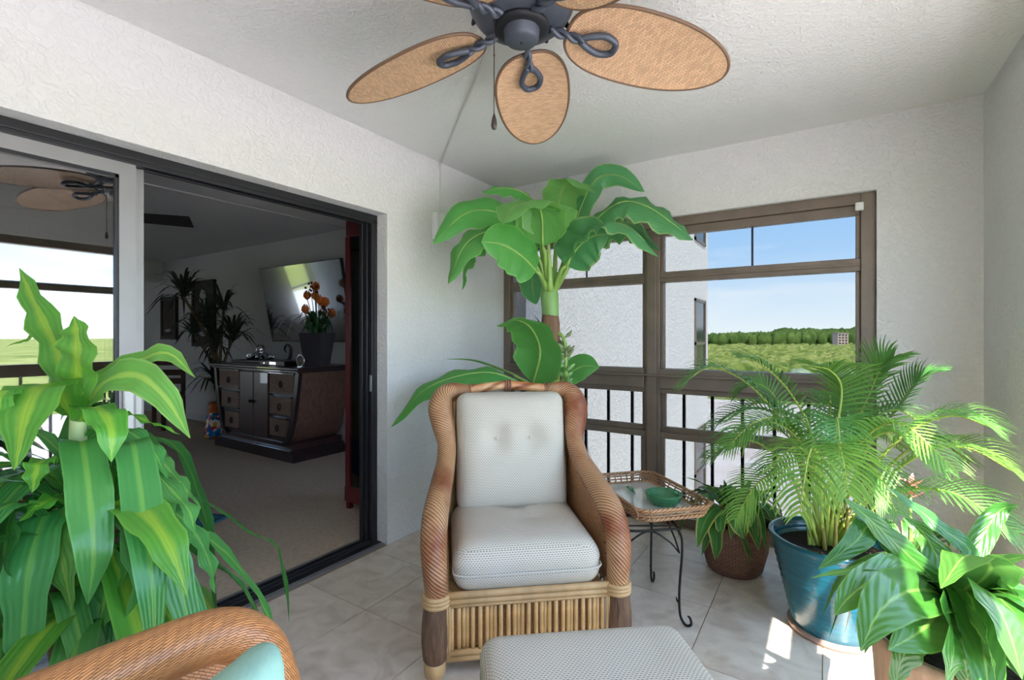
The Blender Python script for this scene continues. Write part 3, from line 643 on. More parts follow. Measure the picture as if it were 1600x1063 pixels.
for sy_ in (-2.80, -3.44):
    tube(MB(), [wl(1.59, sy_, .44), wl(1.80, sy_, .52), wl(2.0, sy_, .50), wl(2.06, sy_, .40), wl(2.05, sy_, .0)], .032, n=24, seg=12).build('arm', BW, wc); tube(MB(), [wl(1.50, sy_ * .92 - .25, 0), wl(1.50, sy_ * .92 - .25, .45)], .025).build('leg', BW, wc)
bx(*[q for q in (-.24, .32, -.30, .30, .28, .34)]).build('seat', BW2, wc, False, bevel=.02)
o = cushion(.28, .28, .05, .045, 10, .01).build('seat_cushion', FAB2, wc); o.location = (.05, 0, .39)
SAGE = plain('sage_fabric', S(150, 190, 172), .85, bump=.1, bscale=120, var=.06, vscale=12)
pl = thing('throw_cushion', 'pale sage green throw cushion leaning on the brown wicker chair', 'cushion', (1.575, -3.03, .441))
m = cushion(.17, .17, .05, .045, 14, .015)
for v in m.v:
    k_ = 1 - .18 * (1 - abs(v.x / .17) ** 2) * abs(v.y / .17) ** 3; v.y *= k_; k_ = 1 - .18 * (1 - abs(v.y / .17) ** 2) * abs(v.x / .17) ** 3; v.x *= k_
o = m.build('cover', SAGE, pl); o.scale = (1.12, 1.06, 1); o.location = (.02, .015, .207); o.rotation_euler = (math.radians(14), math.radians(70), math.radians(8))
# ------------------------------------------------------------------ iron stand, tray, glass bowl
BLK = plain('black_iron', S(30, 27, 26), .5, .5)
def CP(l, d, z=0): return CAM + RT * l + FW * d + Vector((0, 0, z - CAM.z))
c0 = CP(.59, 2.27); st = thing('plant_stand', 'black wrought iron stand with scrolled feet under the wicker tray', 'stand', (c0.x, c0.y, 0), TH)
ll = [(.140, -.155), (.109, .170), (-.14, .170), (-.12, -.155)]
for i, (lx, ly) in enumerate(ll):
    o_ = Vector((lx, ly, 0)).normalized()
    pts = [Vector((lx, ly, .415)) - o_ * .015, Vector((lx, ly, .38)) + o_ * .01, Vector((lx, ly, .30)) + o_ * .012, Vector((lx, ly, .15)), Vector((lx, ly, .05)) + o_ * .002, Vector((lx, ly, .016)) + o_ * .018, Vector((lx, ly, .008)) + o_ * .036, Vector((lx, ly, .022)) + o_ * .054, Vector((lx, ly, .045)) + o_ * .05, Vector((lx, ly, .052)) + o_ * .038]
    lg = tube(MB(), pts, [.0055] * 9 + [.003], n=40, seg=8).build('leg', BLK, st)
    tube(MB(), [Vector((lx, ly, .09)), Vector((lx, ly, .10)) - o_ * .012, Vector((lx, ly, .115)) - o_ * .016], [.005, .004, .001], n=8, seg=6).build('leaf_tip', BLK, lg)
    nx_, ny_ = ll[(i + 1) % 4]; mid = (Vector((lx, ly, 0)) + Vector((nx_, ny_, 0))) / 2
    tube(MB(), [Vector((lx, ly, .31)), Vector((lx, ly, .36)).lerp(mid + Vector((0, 0, .36)), .35), mid + Vector((0, 0, .405)), Vector((nx_, ny_, .36)).lerp(mid + Vector((0, 0, .36)), .35), Vector((nx_, ny_, .31))], .004, n=24, seg=6).build('brace', BLK, st)
tube(MB(), [Vector((x, y, .415)) for x, y in ll], .006, n=48, seg=8, closed=True).build('top_ring', BLK, st)
for k in range(3): tube(MB(), [(-.13, -.12 + .12 * k, .415), (.125, -.12 + .12 * k, .415)], .004, seg=6).build('cross_bar', BLK, st)
t0 = CP(.68, 2.455); tray = thing('serving_tray', 'oblong wicker tray with open rim standing on the iron stand', 'tray', (t0.x, t0.y, .425), TH + math.radians(14))
TW = wrapped('tray_wicker', S(112, 78, 54), S(196, 150, 110), 3, 260, None, .45, .5)
def rrect(hx, hy, r, z, n=6):
    out = []
    for cx_, cy_, a0_ in ((hx - r, hy - r, 0), (-hx + r, hy - r, 90), (-hx + r, -hy + r, 180), (hx - r, -hy + r, 270)):
        for i in range(n + 1): a = math.radians(a0_ + 90 * i / n); out.append(Vector((cx_ + r * math.cos(a), cy_ + r * math.sin(a), z)))
    return out
ply = rrect(.168, .265, .06, 0); m = MB(); n_ = len(ply)
m.add([Vector((p.x, p.y, .0)) for p in ply] + [Vector((p.x, p.y, .010)) for p in ply], [tuple(range(n_ - 1, -1, -1)), tuple(range(n_, 2 * n_))] + [(i, (i + 1) % n_, n_ + (i + 1) % n_, n_ + i) for i in range(n_)])
m.build('tray_base', TW, tray, False)
m = MB(); ply2 = rrect(.155, .25, .055, .0); m.add([Vector((p.x, p.y, .0105)) for p in ply2] + [Vector((p.x, p.y, .0125)) for p in ply2], [tuple(range(n_ - 1, -1, -1)), tuple(range(n_, 2 * n_))] + [(i, (i + 1) % n_, n_ + (i + 1) % n_, n_ + i) for i in range(n_)])
m.build('glass_bottom', plain('tray_glass', S(206, 206, 202), .06, spec=.9), tray, False)
for hx, hy, z, rr_ in ((.172, .269, .008, .009), (.182, .279, .026, .004), (.192, .289, .056, .0085), (.187, .284, .042, .0045)): tube(MB(), rrect(hx, hy, .065, z), rr_, n=112, seg=8, closed=True).build('rim_coil', TW, tray)
lo = rrect(.172, .269, .065, .010, 8); hi = rrect(.192, .289, .065, .056, 8)
for i in range(len(lo)): tube(MB(), [lo[i], hi[i]], .0035, seg=6).build('rim_stake', TW, tray)
for sy_ in (-1, 1): 
    for x in (-.07, -.035, 0, .035, .07): tube(MB(), [(x, sy_ * .269, .01), (x, sy_ * .289, .056)], .004, seg=6).build('rim_stake', TW, tray)
for sx_ in (-1, 1):
    for y in (-.15, -.09, -.03, .03, .09, .15): tube(MB(), [(sx_ * .172, y, .01), (sx_ * .192, y, .056)], .004, seg=6).build('rim_stake', TW, tray)
GG = nodes('green_glass'); b = GG[3]; b.inputs['Base Color'].default_value = C(S(120, 196, 150)); b.inputs['Transmission Weight'].default_value = .75; b.inputs['Roughness'].default_value = .08; b.inputs['IOR'].default_value = 1.35; GG = GG[0]
b_ = P(1037, 790, 2.36); bowl = thing('glass_bowl', 'faceted green glass bowl on the wicker tray', 'bowl', (b_.x, b_.y, .4385))
m = MB(); lathe(m, [(.0, .0), (.052, .0), (.074, .02), (.084, .05), (.082, .053), (.078, .05), (.068, .024), (.048, .008), (0, .008)], 28, cap=False)
for v in m.v:
    a = math.atan2(v.y, v.x); r_ = math.hypot(v.x, v.y); k_ = 1 + .04 * (1 if int((a + 4) * 14 / math.pi) % 2 else -1); v.x *= k_; v.y *= k_
m.build('bowl_body', GG, bowl, False); tube(MB(), [(.084 * math.cos(2 * math.pi * i / 24), .084 * math.sin(2 * math.pi * i / 24), .053) for i in range(24)], .004, n=48, seg=8, closed=True).build('lip', GG, bowl)
f_ = P(985, 766, 2.56); fg = thing('leaf_ornament', 'small green glass leaf lying on the wicker tray', 'ornament', (f_.x, f_.y, .4385))
m = MB(); leaf(m, [(-.03, .03, .012), (0, 0, .016), (.03, -.03, .012)], .013, 'lance', fold=.2, nl=8); o = m.build('leaf_blade', GG, fg); o.modifiers.new('s', 'SOLIDIFY').thickness = .006
tube(MB(), [(.03, -.03, .011), (.042, -.045, .006)], .003, seg=6).build('stalk', GG, fg)
# ------------------------------------------------------------------ plants
def out_hint(pts):
    o = Vector(pts[-1]) - Vector(pts[0]); o.z = 0
    return (UP * .35 - (o.normalized() if o.length > 1e-3 else Vector((0, 0, 0))))
def put(root, mb, name, mat, parent=None, smooth=True): return mb.build(name, mat, parent or root, smooth, origin=tuple(root.location))
def lf(root, pix, Wpx, mat, prof='lance', hint=None, name='leaf', **kw):
    pts = [P(*q) for q in pix]; dm = sum(q[2] for q in pix) / len(pix); m = MB()
    leaf(m, pts, Wpx * dm / F, prof, hint if hint is not None else out_hint(pts), **kw); return put(root, m, name, mat)
TOCAM = -FW
SOIL = plain('potting_soil', S(46, 34, 28), .95, bump=.9, bscale=60, var=.4, vscale=40)
# ---- banana plant
BG1 = leafmat('banana_bright', S(98, 180, 92), S(156, 208, 128), S(122, 196, 106), .42, .38, .04, .97, .12, 150)
BG2 = leafmat('banana_pale', S(124, 190, 106), S(172, 214, 142), S(140, 200, 116), .40, .42, .04, .97, .08, 150)
BG3 = leafmat('banana_dark', S(92, 164, 104), S(146, 192, 134), S(150, 190, 118), .38, .36, .04, .96, .12, 160, (.8, 1, .6))
PET = plain('banana_petiole', S(150, 186, 96), .4, var=.2, vscale=12, stretch=(1, 1, .2))
bp = P(862, 600, 3.0); ban = thing('banana_plant', 'tall banana plant with broad arching green leaves behind the armchair', 'plant', (bp.x, bp.y, 0))
potm = plain('banana_pot', S(96, 70, 54), .6, bump=.3, bscale=40)
pt = lathe(MB(), [(.0, 0), (.15, 0), (.165, .02), (.20, .30), (.215, .32), (.215, .36), (.195, .36), (.19, .33), (.0, .33)], 32).build('pot', potm, ban); lathe(MB(), [(0, .331), (.19, .331), (.19, .335), (0, .345)], 24, cap=False).build('soil', SOIL, pt)
tube(MB(), [(0, 0, .33), (.01, 0, .7), (.0, 0, 1.0), (-.003, 0, 1.15), (-.004, 0, 1.28)], [.062, .056, .05, .05, .05], n=24, seg=16).build('trunk', plain('pseudostem', S(196, 190, 84), .42, var=.3, vscale=7, stretch=(1, 1, .25)), ban)
m = MB(); tube(m, [(0, 0, 1.21), (-.004, 0, 1.27), (-.008, 0, 1.33), (-.01, 0, 1.39)], [.051, .056, .058, .052], n=12, seg=14); sh = m.build('brown_sheath', plain('sheath', S(128, 96, 74), .75, var=.4, vscale=30, stretch=(1, 1, .15), bump=.5), ban)
leaf(m := MB(), [(-.05, -.02, 1.26), (-.075, -.03, 1.34), (-.11, -.04, 1.39)], .03, 'lance', nl=6); m.build('sheath_flap', MATS['sheath'], sh)
tube(MB(), [(-.006, 0, 1.34), (-.015, 0, 1.5), (-.02, 0, 1.68)], [.050, .058, .03], n=14, seg=14).build('stalk_core', plain('stalk', S(136, 178, 104), .45, var=.25, vscale=10, stretch=(1, 1, .2)), ban)
def banana_leaf(pet, blade, W, mat, hint=None, **kw):
    o = lf(ban, blade, W * 1.6, mat, 'banana', hint, nl=22, nw=4, **kw)
    pts = [P(*q) for q in pet] + [P(*blade[0])]; m = MB(); tube(m, pts, lerpl([.019, .009], len(pts) - 1)[:], n=14, seg=8) if False else tube(m, pts, [.020, .012, .009], n=14, seg=8)
    put(ban, m, 'petiole', PET, o)
    rib = spline([P(*q) for q in blade], 16); m = MB(); tube(m, rib[:15], [.0075, .005, .002], n=16, seg=6); put(ban, m, 'midrib', PET, o); return o
K = (856, 455, 3.0); K2 = (866, 455, 3.0)
banana_leaf([K, (846, 390, 3.0)], [(838, 318, 3.05), (815, 300, 3.06), (785, 294, 3.02), (752, 300, 2.98)], 12, BG1, UP + TOCAM * .5, fold=-.1, droop=.25, wave=.01)
banana_leaf([K, (852, 400, 2.9)], [(848, 385, 2.85), (846, 335, 2.76), (832, 316, 2.66), (805, 322, 2.56), (786, 350, 2.50)], 33, BG2, droop=.30, wave=.015)
banana_leaf([(860, 455, 2.95), (858, 400, 2.9)], [(856, 372, 2.86), (858, 335, 2.80), (862, 318, 2.74), (868, 330, 2.66)], 30, BG2, UP * .2 - TOCAM, droop=.25)
banana_leaf([K2, (868, 390, 3.05)], [(868, 345, 3.08), (878, 300, 3.05), (900, 284, 2.96), (926, 300, 2.86)], 30, BG2, droop=.30, wave=.012)
banana_leaf([K2, (884, 400, 3.1)], [(890, 378, 3.12), (908, 322, 3.14), (932, 280, 3.08), (968, 275, 3.0), (1007, 300, 2.92)], 13, BG3, UP + TOCAM * .5, fold=.1, droop=.35, wave=.012)
banana_leaf([K2, (890, 410, 3.0)], [(900, 385, 3.0), (930, 345, 2.97), (970, 316, 2.90), (1010, 322, 2.84), (1052, 350, 2.80), (1084, 376, 2.78)], 22, BG3, UP + TOCAM * .4, droop=.55, wave=.022, wn=6)
banana_leaf([K2, (884, 425, 2.9)], [(890, 405, 2.86), (912, 372, 2.80), (945, 350, 2.74), (985, 356, 2.66), (1030, 402, 2.58)], 32, BG3, droop=.5, wave=.020, wn=5, fold=.05)
banana_leaf([K2, (876, 425, 2.9)], [(884, 415, 2.88), (902, 388, 2.82), (925, 370, 2.78), (952, 366, 2.74)], 26, BG3, UP * .4 + TOCAM, droop=.2, wave=.012)
banana_leaf([K2, (892, 410, 3.12)], [(905, 385, 3.16), (945, 352, 3.18), (990, 350, 3.14), (1032, 392, 3.08)], 26, BG3, droop=.45, wave=.018)
banana_leaf([K, (846, 415, 2.95)], [(838, 398, 2.94), (815, 352, 2.92), (770, 330, 2.86), (725, 335, 2.80), (676, 382, 2.74)], 22, BG1, UP + TOCAM * .55, droop=.45, wave=.015)
banana_leaf([K, (842, 425, 2.9)], [(832, 405, 2.86), (800, 372, 2.80), (762, 362, 2.72), (725, 385, 2.66), (700, 444, 2.64)], 22, BG1, UP + TOCAM * .45, droop=.5, wave=.018, wn=5)
banana_leaf([K, (844, 430, 2.85)], [(838, 424, 2.82), (815, 400, 2.74), (785, 382, 2.66), (752, 378, 2.58)], 27, BG1, UP * .5 + TOCAM, droop=.25, wave=.012)
banana_leaf([K, (842, 425, 3.0)], [(830, 400, 3.02), (795, 372, 3.02), (755, 378, 2.98), (728, 412, 2.95), (722, 454, 2.95)], 24, BG1, droop=.5, wave=.02, wn=5)
banana_leaf([K, (846, 420, 3.15)], [(842, 408, 3.18), (832, 420, 3.24), (832, 450, 3.28), (838, 476, 3.28)], 15, BG3, TOCAM, wave=.008)
banana_leaf([(860, 650, 3.0), (838, 615, 2.92)], [(832, 600, 2.88), (844, 552, 2.80), (832, 516, 2.72), (806, 500, 2.66), (775, 510, 2.62)], 31, BG1, droop=.35, wave=.012)
banana_leaf([(860, 680, 3.0), (835, 625, 2.95)], [(815, 600, 2.9), (770, 583, 2.84), (715, 588, 2.78), (660, 612, 2.74), (611, 668, 2.72)], 17, BG1, UP + TOCAM * .5, droop=.45, wave=.012)
banana_leaf([(860, 680, 3.05), (835, 610, 3.1)], [(800, 584, 3.1), (765, 570, 3.1), (735, 562, 3.08), (695, 561, 3.05)], 8, BG1, droop=.3)
banana_leaf([(864, 680, 3.0), (872, 610, 3.05)], [(880, 594, 3.08), (895, 580, 3.08), (914, 572, 3.04), (936, 574, 3.0)], 15, BG1, TOCAM + UP, droop=.2)
fb = link(bpy.data.objects.new('fruit_bunch', None), ban); fb.location = P(884, 560, 2.95) - ban.location; fbw = P(884, 560, 2.95)
FRU = plain('banana_fruit', S(138, 152, 104), .5, var=.3, vscale=30); FRU2 = plain('banana_bract', S(150, 190, 120), .5, var=.25, vscale=25); rr = random.Random(8)
tube(MB(), [q - fbw for q in (P(868, 520, 2.98), P(878, 525, 2.96), P(884, 545, 2.95), P(884, 595, 2.95))], .012, n=12, seg=8).build('stem', PET, fb)
for k in range(26):
    z = rr.uniform(-.02, .13) if k < 16 else rr.uniform(-.17, -.03); a = rr.uniform(0, 6.28); d_ = Vector((math.cos(a), math.sin(a), .5 if k < 16 else -.1 + .6 * rr.random()))
    p = Vector((0, 0, z)); tube(MB(), [p, p + d_ * .03, p + d_ * .055 + Vector((0, 0, .012))], [.006, .013, .004], n=8, seg=8).build('finger', FRU if k < 16 else FRU2, fb)
# ---- corn plant
CG1 = leafmat('corn_bright', S(98, 172, 62), S(158, 204, 70), S(120, 186, 72), .35, .30, .22, .95, .15, 0)
CG2 = leafmat('corn_dark', S(82, 156, 78), S(124, 182, 86), S(100, 168, 88), .30, .26, .12, .97, .22, 0, (.7, 1, .5))
CG3 = leafmat('corn_pale', S(118, 182, 84), S(172, 210, 100), S(150, 196, 108), .4, .34, .15, .9, .1, 0)
cp = P(130, 1000, 1.14); corn = thing('corn_plant', 'lush corn plant with long drooping striped leaves beside the sliding door', 'plant', (cp.x, cp.y, 0))
lathe(MB(), [(0, 0), (.15, 0), (.16, .02), (.185, .36), (.19, .38), (.178, .38), (.175, .35), (0, .35)], 32).build('pot', plain('corn_pot', S(40, 36, 38), .55), corn); lathe(MB(), [(0, .351), (.174, .351), (.17, .356), (0, .362)], 24, cap=False).build('soil', SOIL, corn)
CANE = plain('cane_bark', S(120, 104, 76), .8, bump=.6, bscale=50, var=.3, vscale=20)
for (px, py, d) in ((122, 700, 1.12), (62, 800, 1.08), (190, 790, 1.16)):
    q = P(px, py, d); put(corn, tube(MB(), [(cp.x + (q.x - cp.x) * .3, cp.y + (q.y - cp.y) * .3, .35), q], .02, n=6), 'cane', CANE)
ct = P(121, 600, 1.12); put(corn, tube(MB(), [P(122, 700, 1.12), ct], [.018, .012], n=4), 'shoot', plain('shoot_pale', S(190, 206, 150), .5))
CL = [([(100, 640, 1.12), (94, 560, 1.10), (60, 487, 1.06), (30, 419, 1.06)], 31, CG1, -FW), ([(121, 650, 1.12), (121, 580, 1.06), (120, 530, 1.03), (116, 494, 1.03)], 33, CG1, -FW),
      ([(110, 600, 1.12), (94, 537, 1.12), (62, 524, 1.10), (8, 543, 1.06)], 12, CG1, None), ([(130, 640, 1.12), (150, 596, 1.13), (212, 566, 1.14), (262, 552, 1.14), (305, 590, 1.12)], 17, CG3, -FW + UP),
      ([(130, 650, 1.12), (160, 600, 1.10), (212, 586, 1.08), (258, 622, 1.06), (297, 685, 1.05)], 27, CG3, -FW + UP), ([(125, 670, 1.12), (165, 640, 1.14), (225, 656, 1.15), (284, 680, 1.16)], 12, CG1, None),
      ([(112, 650, 1.10), (80, 600, 1.05), (45, 630, .98), (22, 735, .94)], 44, CG1, None), ([(125, 660, 1.10), (148, 636, 1.06), (172, 664, 1.01), (174, 722, .99)], 28, CG1, None),
      ([(122, 720, 1.10), (128, 690, 1.06), (140, 775, .98), (146, 870, .95), (137, 945, .95)], 29, CG2, None), ([(150, 800, 1.10), (185, 786, 1.05), (230, 805, 1.0), (268, 862, .97), (292, 932, .96)], 33, CG1, None),
      ([(160, 800, 1.12), (190, 810, 1.10), (218, 870, 1.07), (220, 950, 1.05), (204, 1000, 1.05)], 36, CG2, None), ([(90, 800, 1.08), (72, 805, 1.04), (48, 875, .98), (36, 990, .96), (34, 1056, .96)], 33, CG2, None),
      ([(85, 800, 1.08), (84, 815, 1.05), (96, 870, 1.01), (112, 955, 1.0)], 30, CG3, None), ([(112, 790, 1.08), (95, 780, 1.05), (66, 786, 1.01), (30, 815, .98)], 17, CG1, None),
      ([(190, 720, 1.16), (222, 722, 1.15), (264, 762, 1.12), (296, 800, 1.10), (304, 840, 1.10)], 23, CG2, None), ([(200, 710, 1.2), (240, 712, 1.2), (278, 750, 1.2), (314, 795, 1.2)], 15, CG2, None),
      ([(230, 780, 1.2), (290, 815, 1.2), (325, 872, 1.2), (336, 928, 1.2)], 19, CG2, None), ([(165, 860, 1.1), (172, 900, 1.06), (158, 960, 1.04), (150, 1030, 1.04)], 34, CG2, None),
      ([(120, 900, 1.1), (120, 950, 1.08), (113, 1000, 1.06), (105, 1040, 1.06)], 13, CG1, None), ([(80, 720, 1.06), (60, 725, 1.02), (50, 770, 1.0)], 18, CG1, None),
      ([(20, 640, 1.0), (8, 610, .98), (-6, 640, .96), (-14, 700, .95)], 22, CG1, None), ([(130, 690, 1.14), (180, 668, 1.15), (235, 700, 1.15), (262, 752, 1.15)], 26, CG2, None),
      ([(170, 740, 1.14), (215, 735, 1.14), (255, 790, 1.12), (278, 850, 1.12)], 24, CG2, None), ([(60, 780, 1.05), (20, 800, 1.0), (5, 880, .97), (2, 980, .97)], 30, CG2, None), ([(205, 840, 1.12), (236, 880, 1.10), (250, 930, 1.10), (246, 975, 1.10)], 20, CG1, None)]
for k, (pix, W, mt, h) in enumerate(CL): lf(corn, pix, W, mt, 'strap', h, fold=.16, wave=.009, wn=4, ph=k, nl=16, droop=.12)
rr = random.Random(21)
for k in range(52):
    z0 = rr.uniform(.52, .98); a = rr.uniform(0, 6.28); ln = rr.uniform(.26, .42); b = Vector((cp.x + rr.uniform(-.07, .07), cp.y + rr.uniform(-.07, .07), z0)); o_ = Vector((math.cos(a), math.sin(a), 0))
    pts = [b, b + o_ * ln * .30 + UP * .08, b + o_ * ln * .68 + UP * (.0 - .06 * rr.random()), b + o_ * ln * .95 - UP * (.16 + .14 * rr.random()), b + o_ * ln * 1.02 - UP * (.30 + .14 * rr.random())]
    m = MB(); leaf(m, pts, rr.uniform(.026, .042), 'strap', out_hint(pts), fold=.16, wave=.007, nl=14, ph=k, droop=.1); put(corn, m, 'leaf', CG2 if k % 4 else CG1)
# ---- basket plant
AG = leafmat('cordyline', S(60, 124, 58), S(108, 156, 76), S(178, 186, 94), .28, .34, .08, .80, .2, 0); AG2 = leafmat('cordyline_lit', S(72, 136, 58), S(118, 164, 78), S(180, 190, 92), .35, .36, .08, .85, .15, 0)  # lighter copy puts the light on the upper leaves into the colour
bq = P(1147, 888, 2.62); bas = thing('leafy_pot_plant', 'low leafy plant with yellow edged leaves in a brown basket by the window', 'plant', (bq.x, bq.y, 0))
BSK = weave('basket_weave', S(58, 40, 32), S(132, 98, 80), .03, .012, 'UV', .75, .7)
m = lathe(MB(), [(.0, 0), (.125, 0), (.14, .02), (.165, .12), (.18, .24), (.185, .27), (.17, .27), (.165, .24), (0, .24)], 36)
for i, u in enumerate(m.uv):
    if u: m.uv[i] = [(q[0] * 1.0, q[1]) for q in u]
m.build('basket', BSK, bas); lathe(MB(), [(0, .241), (.165, .241), (.16, .246), (0, .25)], 24, cap=False).build('soil', SOIL, bas)
for k, (px, py, d) in enumerate(((1130, 790, 2.55), (1148, 790, 2.6), (1162, 792, 2.6))): put(bas, tube(MB(), [Vector((bq.x + .03 * (k - 1), bq.y, .24)), P(px, py, d)], .02, n=5), 'stem', plain('red_stem', S(150, 96, 70), .6, var=.3, vscale=30))
def Z4(*zz): return [(1040 + x / 5.314, 720 + y / 5.314, d) for x, y, d in zz]
for pix, W, mt in ((Z4((520, 370, 2.6), (430, 285, 2.6), (300, 190, 2.58), (130, 128, 2.55)), 12, AG2), (Z4((560, 370, 2.6), (640, 320, 2.55), (800, 270, 2.5), (972, 246, 2.45)), 11, AG2),
                   (Z4((500, 390, 2.55), (430, 320, 2.5), (340, 300, 2.45), (262, 320, 2.42)), 10, AG2), (Z4((480, 400, 2.55), (400, 400, 2.45), (320, 520, 2.38), (262, 725, 2.38)), 15, AG),
                   (Z4((510, 400, 2.5), (470, 430, 2.42), (455, 540, 2.38), (462, 625, 2.38)), 10, AG), (Z4((500, 420, 2.52), (420, 520, 2.42), (425, 690, 2.38), (412, 825, 2.4)), 12, AG),
                   (Z4((560, 400, 2.5), (580, 440, 2.42), (620, 560, 2.38), (650, 650, 2.38)), 16, AG), (Z4((580, 420, 2.5), (620, 560, 2.4), (680, 710, 2.38), (704, 852, 2.38)), 14, AG),
                   (Z4((600, 400, 2.55), (680, 440, 2.46), (740, 580, 2.42), (775, 745, 2.42)), 13, AG), (Z4((620, 390, 2.58), (740, 390, 2.52), (860, 460, 2.48), (945, 532, 2.46)), 14, AG2),
                   (Z4((620, 400, 2.6), (760, 430, 2.6), (860, 520, 2.58), (900, 605, 2.58)), 15, AG), (Z4((520, 370, 2.62), (485, 300, 2.64), (490, 220, 2.64), (484, 158, 2.64)), 8, AG), (Z4((590, 370, 2.62), (640, 290, 2.64), (690, 210, 2.64), (712, 158, 2.64)), 9, AG2),
                   (Z4((540, 380, 2.58), (530, 320, 2.55), (515, 270, 2.52), (500, 235, 2.5)), 12, AG), (Z4((480, 400, 2.62), (300, 330, 2.62), (180, 420, 2.6), (100, 640, 2.58)), 13, AG2), (Z4((480, 380, 2.66), (330, 270, 2.7), (230, 260, 2.72), (150, 300, 2.72)), 12, AG), (Z4((600, 420, 2.52), (720, 560, 2.5), (800, 690, 2.5), (825, 815, 2.5)), 10, AG), (Z4((470, 400, 2.52), (380, 440, 2.46), (350, 600, 2.44), (300, 790, 2.46)), 10, AG)):
    lf(bas, pix, W, mt, 'spath', None, fold=.25, nl=10, wave=.004, droop=.05)
rr = random.Random(4)
for k in range(16):
    a = rr.uniform(0, 6.28); o_ = Vector((math.cos(a), math.sin(a), 0)); b = Vector((bq.x, bq.y, .30)) + o_ * .04; ln = rr.uniform(.16, .24)
    pts = [b, b + o_ * ln * .5 + UP * .09, b + o_ * ln * .9 + UP * rr.uniform(-.02, .08), b + o_ * ln * 1.15 - UP * rr.uniform(.02, .14)]; m = MB(); leaf(m, pts, .032, 'spath', out_hint(pts), fold=.2, nl=8); put(bas, m, 'leaf', AG)
# ---- areca palm in the blue pot
BLUE = plain('teal_glaze', S(18, 90, 108), .22, var=.25, vscale=9, bump=.25, bscale=10, stretch=(.4, .4, 7), coat=.4)
pq = P(1300, 985, 2.072); palm = thing('areca_palm', 'feathery areca palm in a ribbed blue glazed pot', 'plant', (pq.x, pq.y, 0))
prof = [(.0, 0.012), (.14, .012), (.15, .02)] + [(.152 + (.232 - .152) * t + (.0025 if i % 2 else -.0015), .03 + .345 * t) for i, t in enumerate([k / 22 for k in range(23)])] + [(.240, .385), (.240, .40), (.222, .40), (.218, .36), (.215, .335), (0, .335)]
pot = lathe(MB(), prof, 48).build('pot', BLUE, palm); lathe(MB(), [(0, 0), (.158, 0), (.166, .008), (.168, .022), (.15, .024), (.0, .012)], 40, cap=False).build('saucer', plain('saucer', S(166, 138, 124), .6), palm)
lathe(MB(), [(0, .336), (.216, .336), (.2, .342), (.08, .352), (0, .356)], 32, cap=False).build('soil', SOIL, palm)
PG1 = leafmat('palm_green', S(104, 158, 78), S(140, 184, 96), S(116, 168, 86), .42, .38, .08, .98, .2, 0); PG2 = leafmat('palm_sunlit', S(120, 170, 76), S(154, 192, 96), S(130, 178, 84), .45, .40, .08, .98, .18, 0); PG3 = leafmat('palm_deep', S(94, 150, 82), S(130, 176, 98), S(106, 160, 88), .32, .36, .08, .98, .2, 0)  # lime copy carries some sun and backlight in its colour
RACH = plain('palm_rachis', S(170, 184, 84), .45, var=.15, vscale=10)
def frond(pix=None, mat=PG1, pts=None, n=24, ll=.24, lw=.0062, start=.38, spread=.95, droop=.35, hint=None):
    pts = pts or [P(*q) for q in pix]; c = spline(pts, 40); m = MB(); tube(m, pts, [.008, .006, .004, .0015], n=24, seg=6); o = put(palm, m, 'frond', RACH)
    h = Vector(hint) if hint is not None else out_hint(pts); T0 = (c[1] - c[0]).normalized(); s = T0.cross(h).normalized(); lv = MB(); ss = []
    for i in range(41):
        t = (c[min(40, i + 1)] - c[max(0, i - 1)]).normalized(); s = (s - t * s.dot(t)).normalized(); ss.append((t, s))
    n = int(n * 1.45)
    for k in range(n):
        u = start + (1 - start) * k / (n - 1); i = min(40, int(u * 40)); p = c[i]; t, sd = ss[i]; nn = sd.cross(t)
        f = (u - start) / (1 - start); L_ = ll * (math.sin(math.pi * (.18 + .80 * f)) * .75 + .25) * rrp.uniform(.85, 1.1); fw = .35 + .75 * f
        for sg in (-1, 1):
            d0 = (sd * sg * spread + t * fw + nn * .25).normalized(); q = [p, p + d0 * L_ * .5, p + d0 * L_ * .9 - UP * droop * L_ * (.45 + .3 * rrp.random()) + t * L_ * .1]
            leaf(lv, q, lw * rrp.uniform(.85, 1.15), 'needle', nn, fold=.25, nl=4, nw=1)
    put(palm, lv, 'leaflets', mat, o)
rrp = random.Random(17)
B = lambda dx=0: (1290 + dx, 852, 2.07)
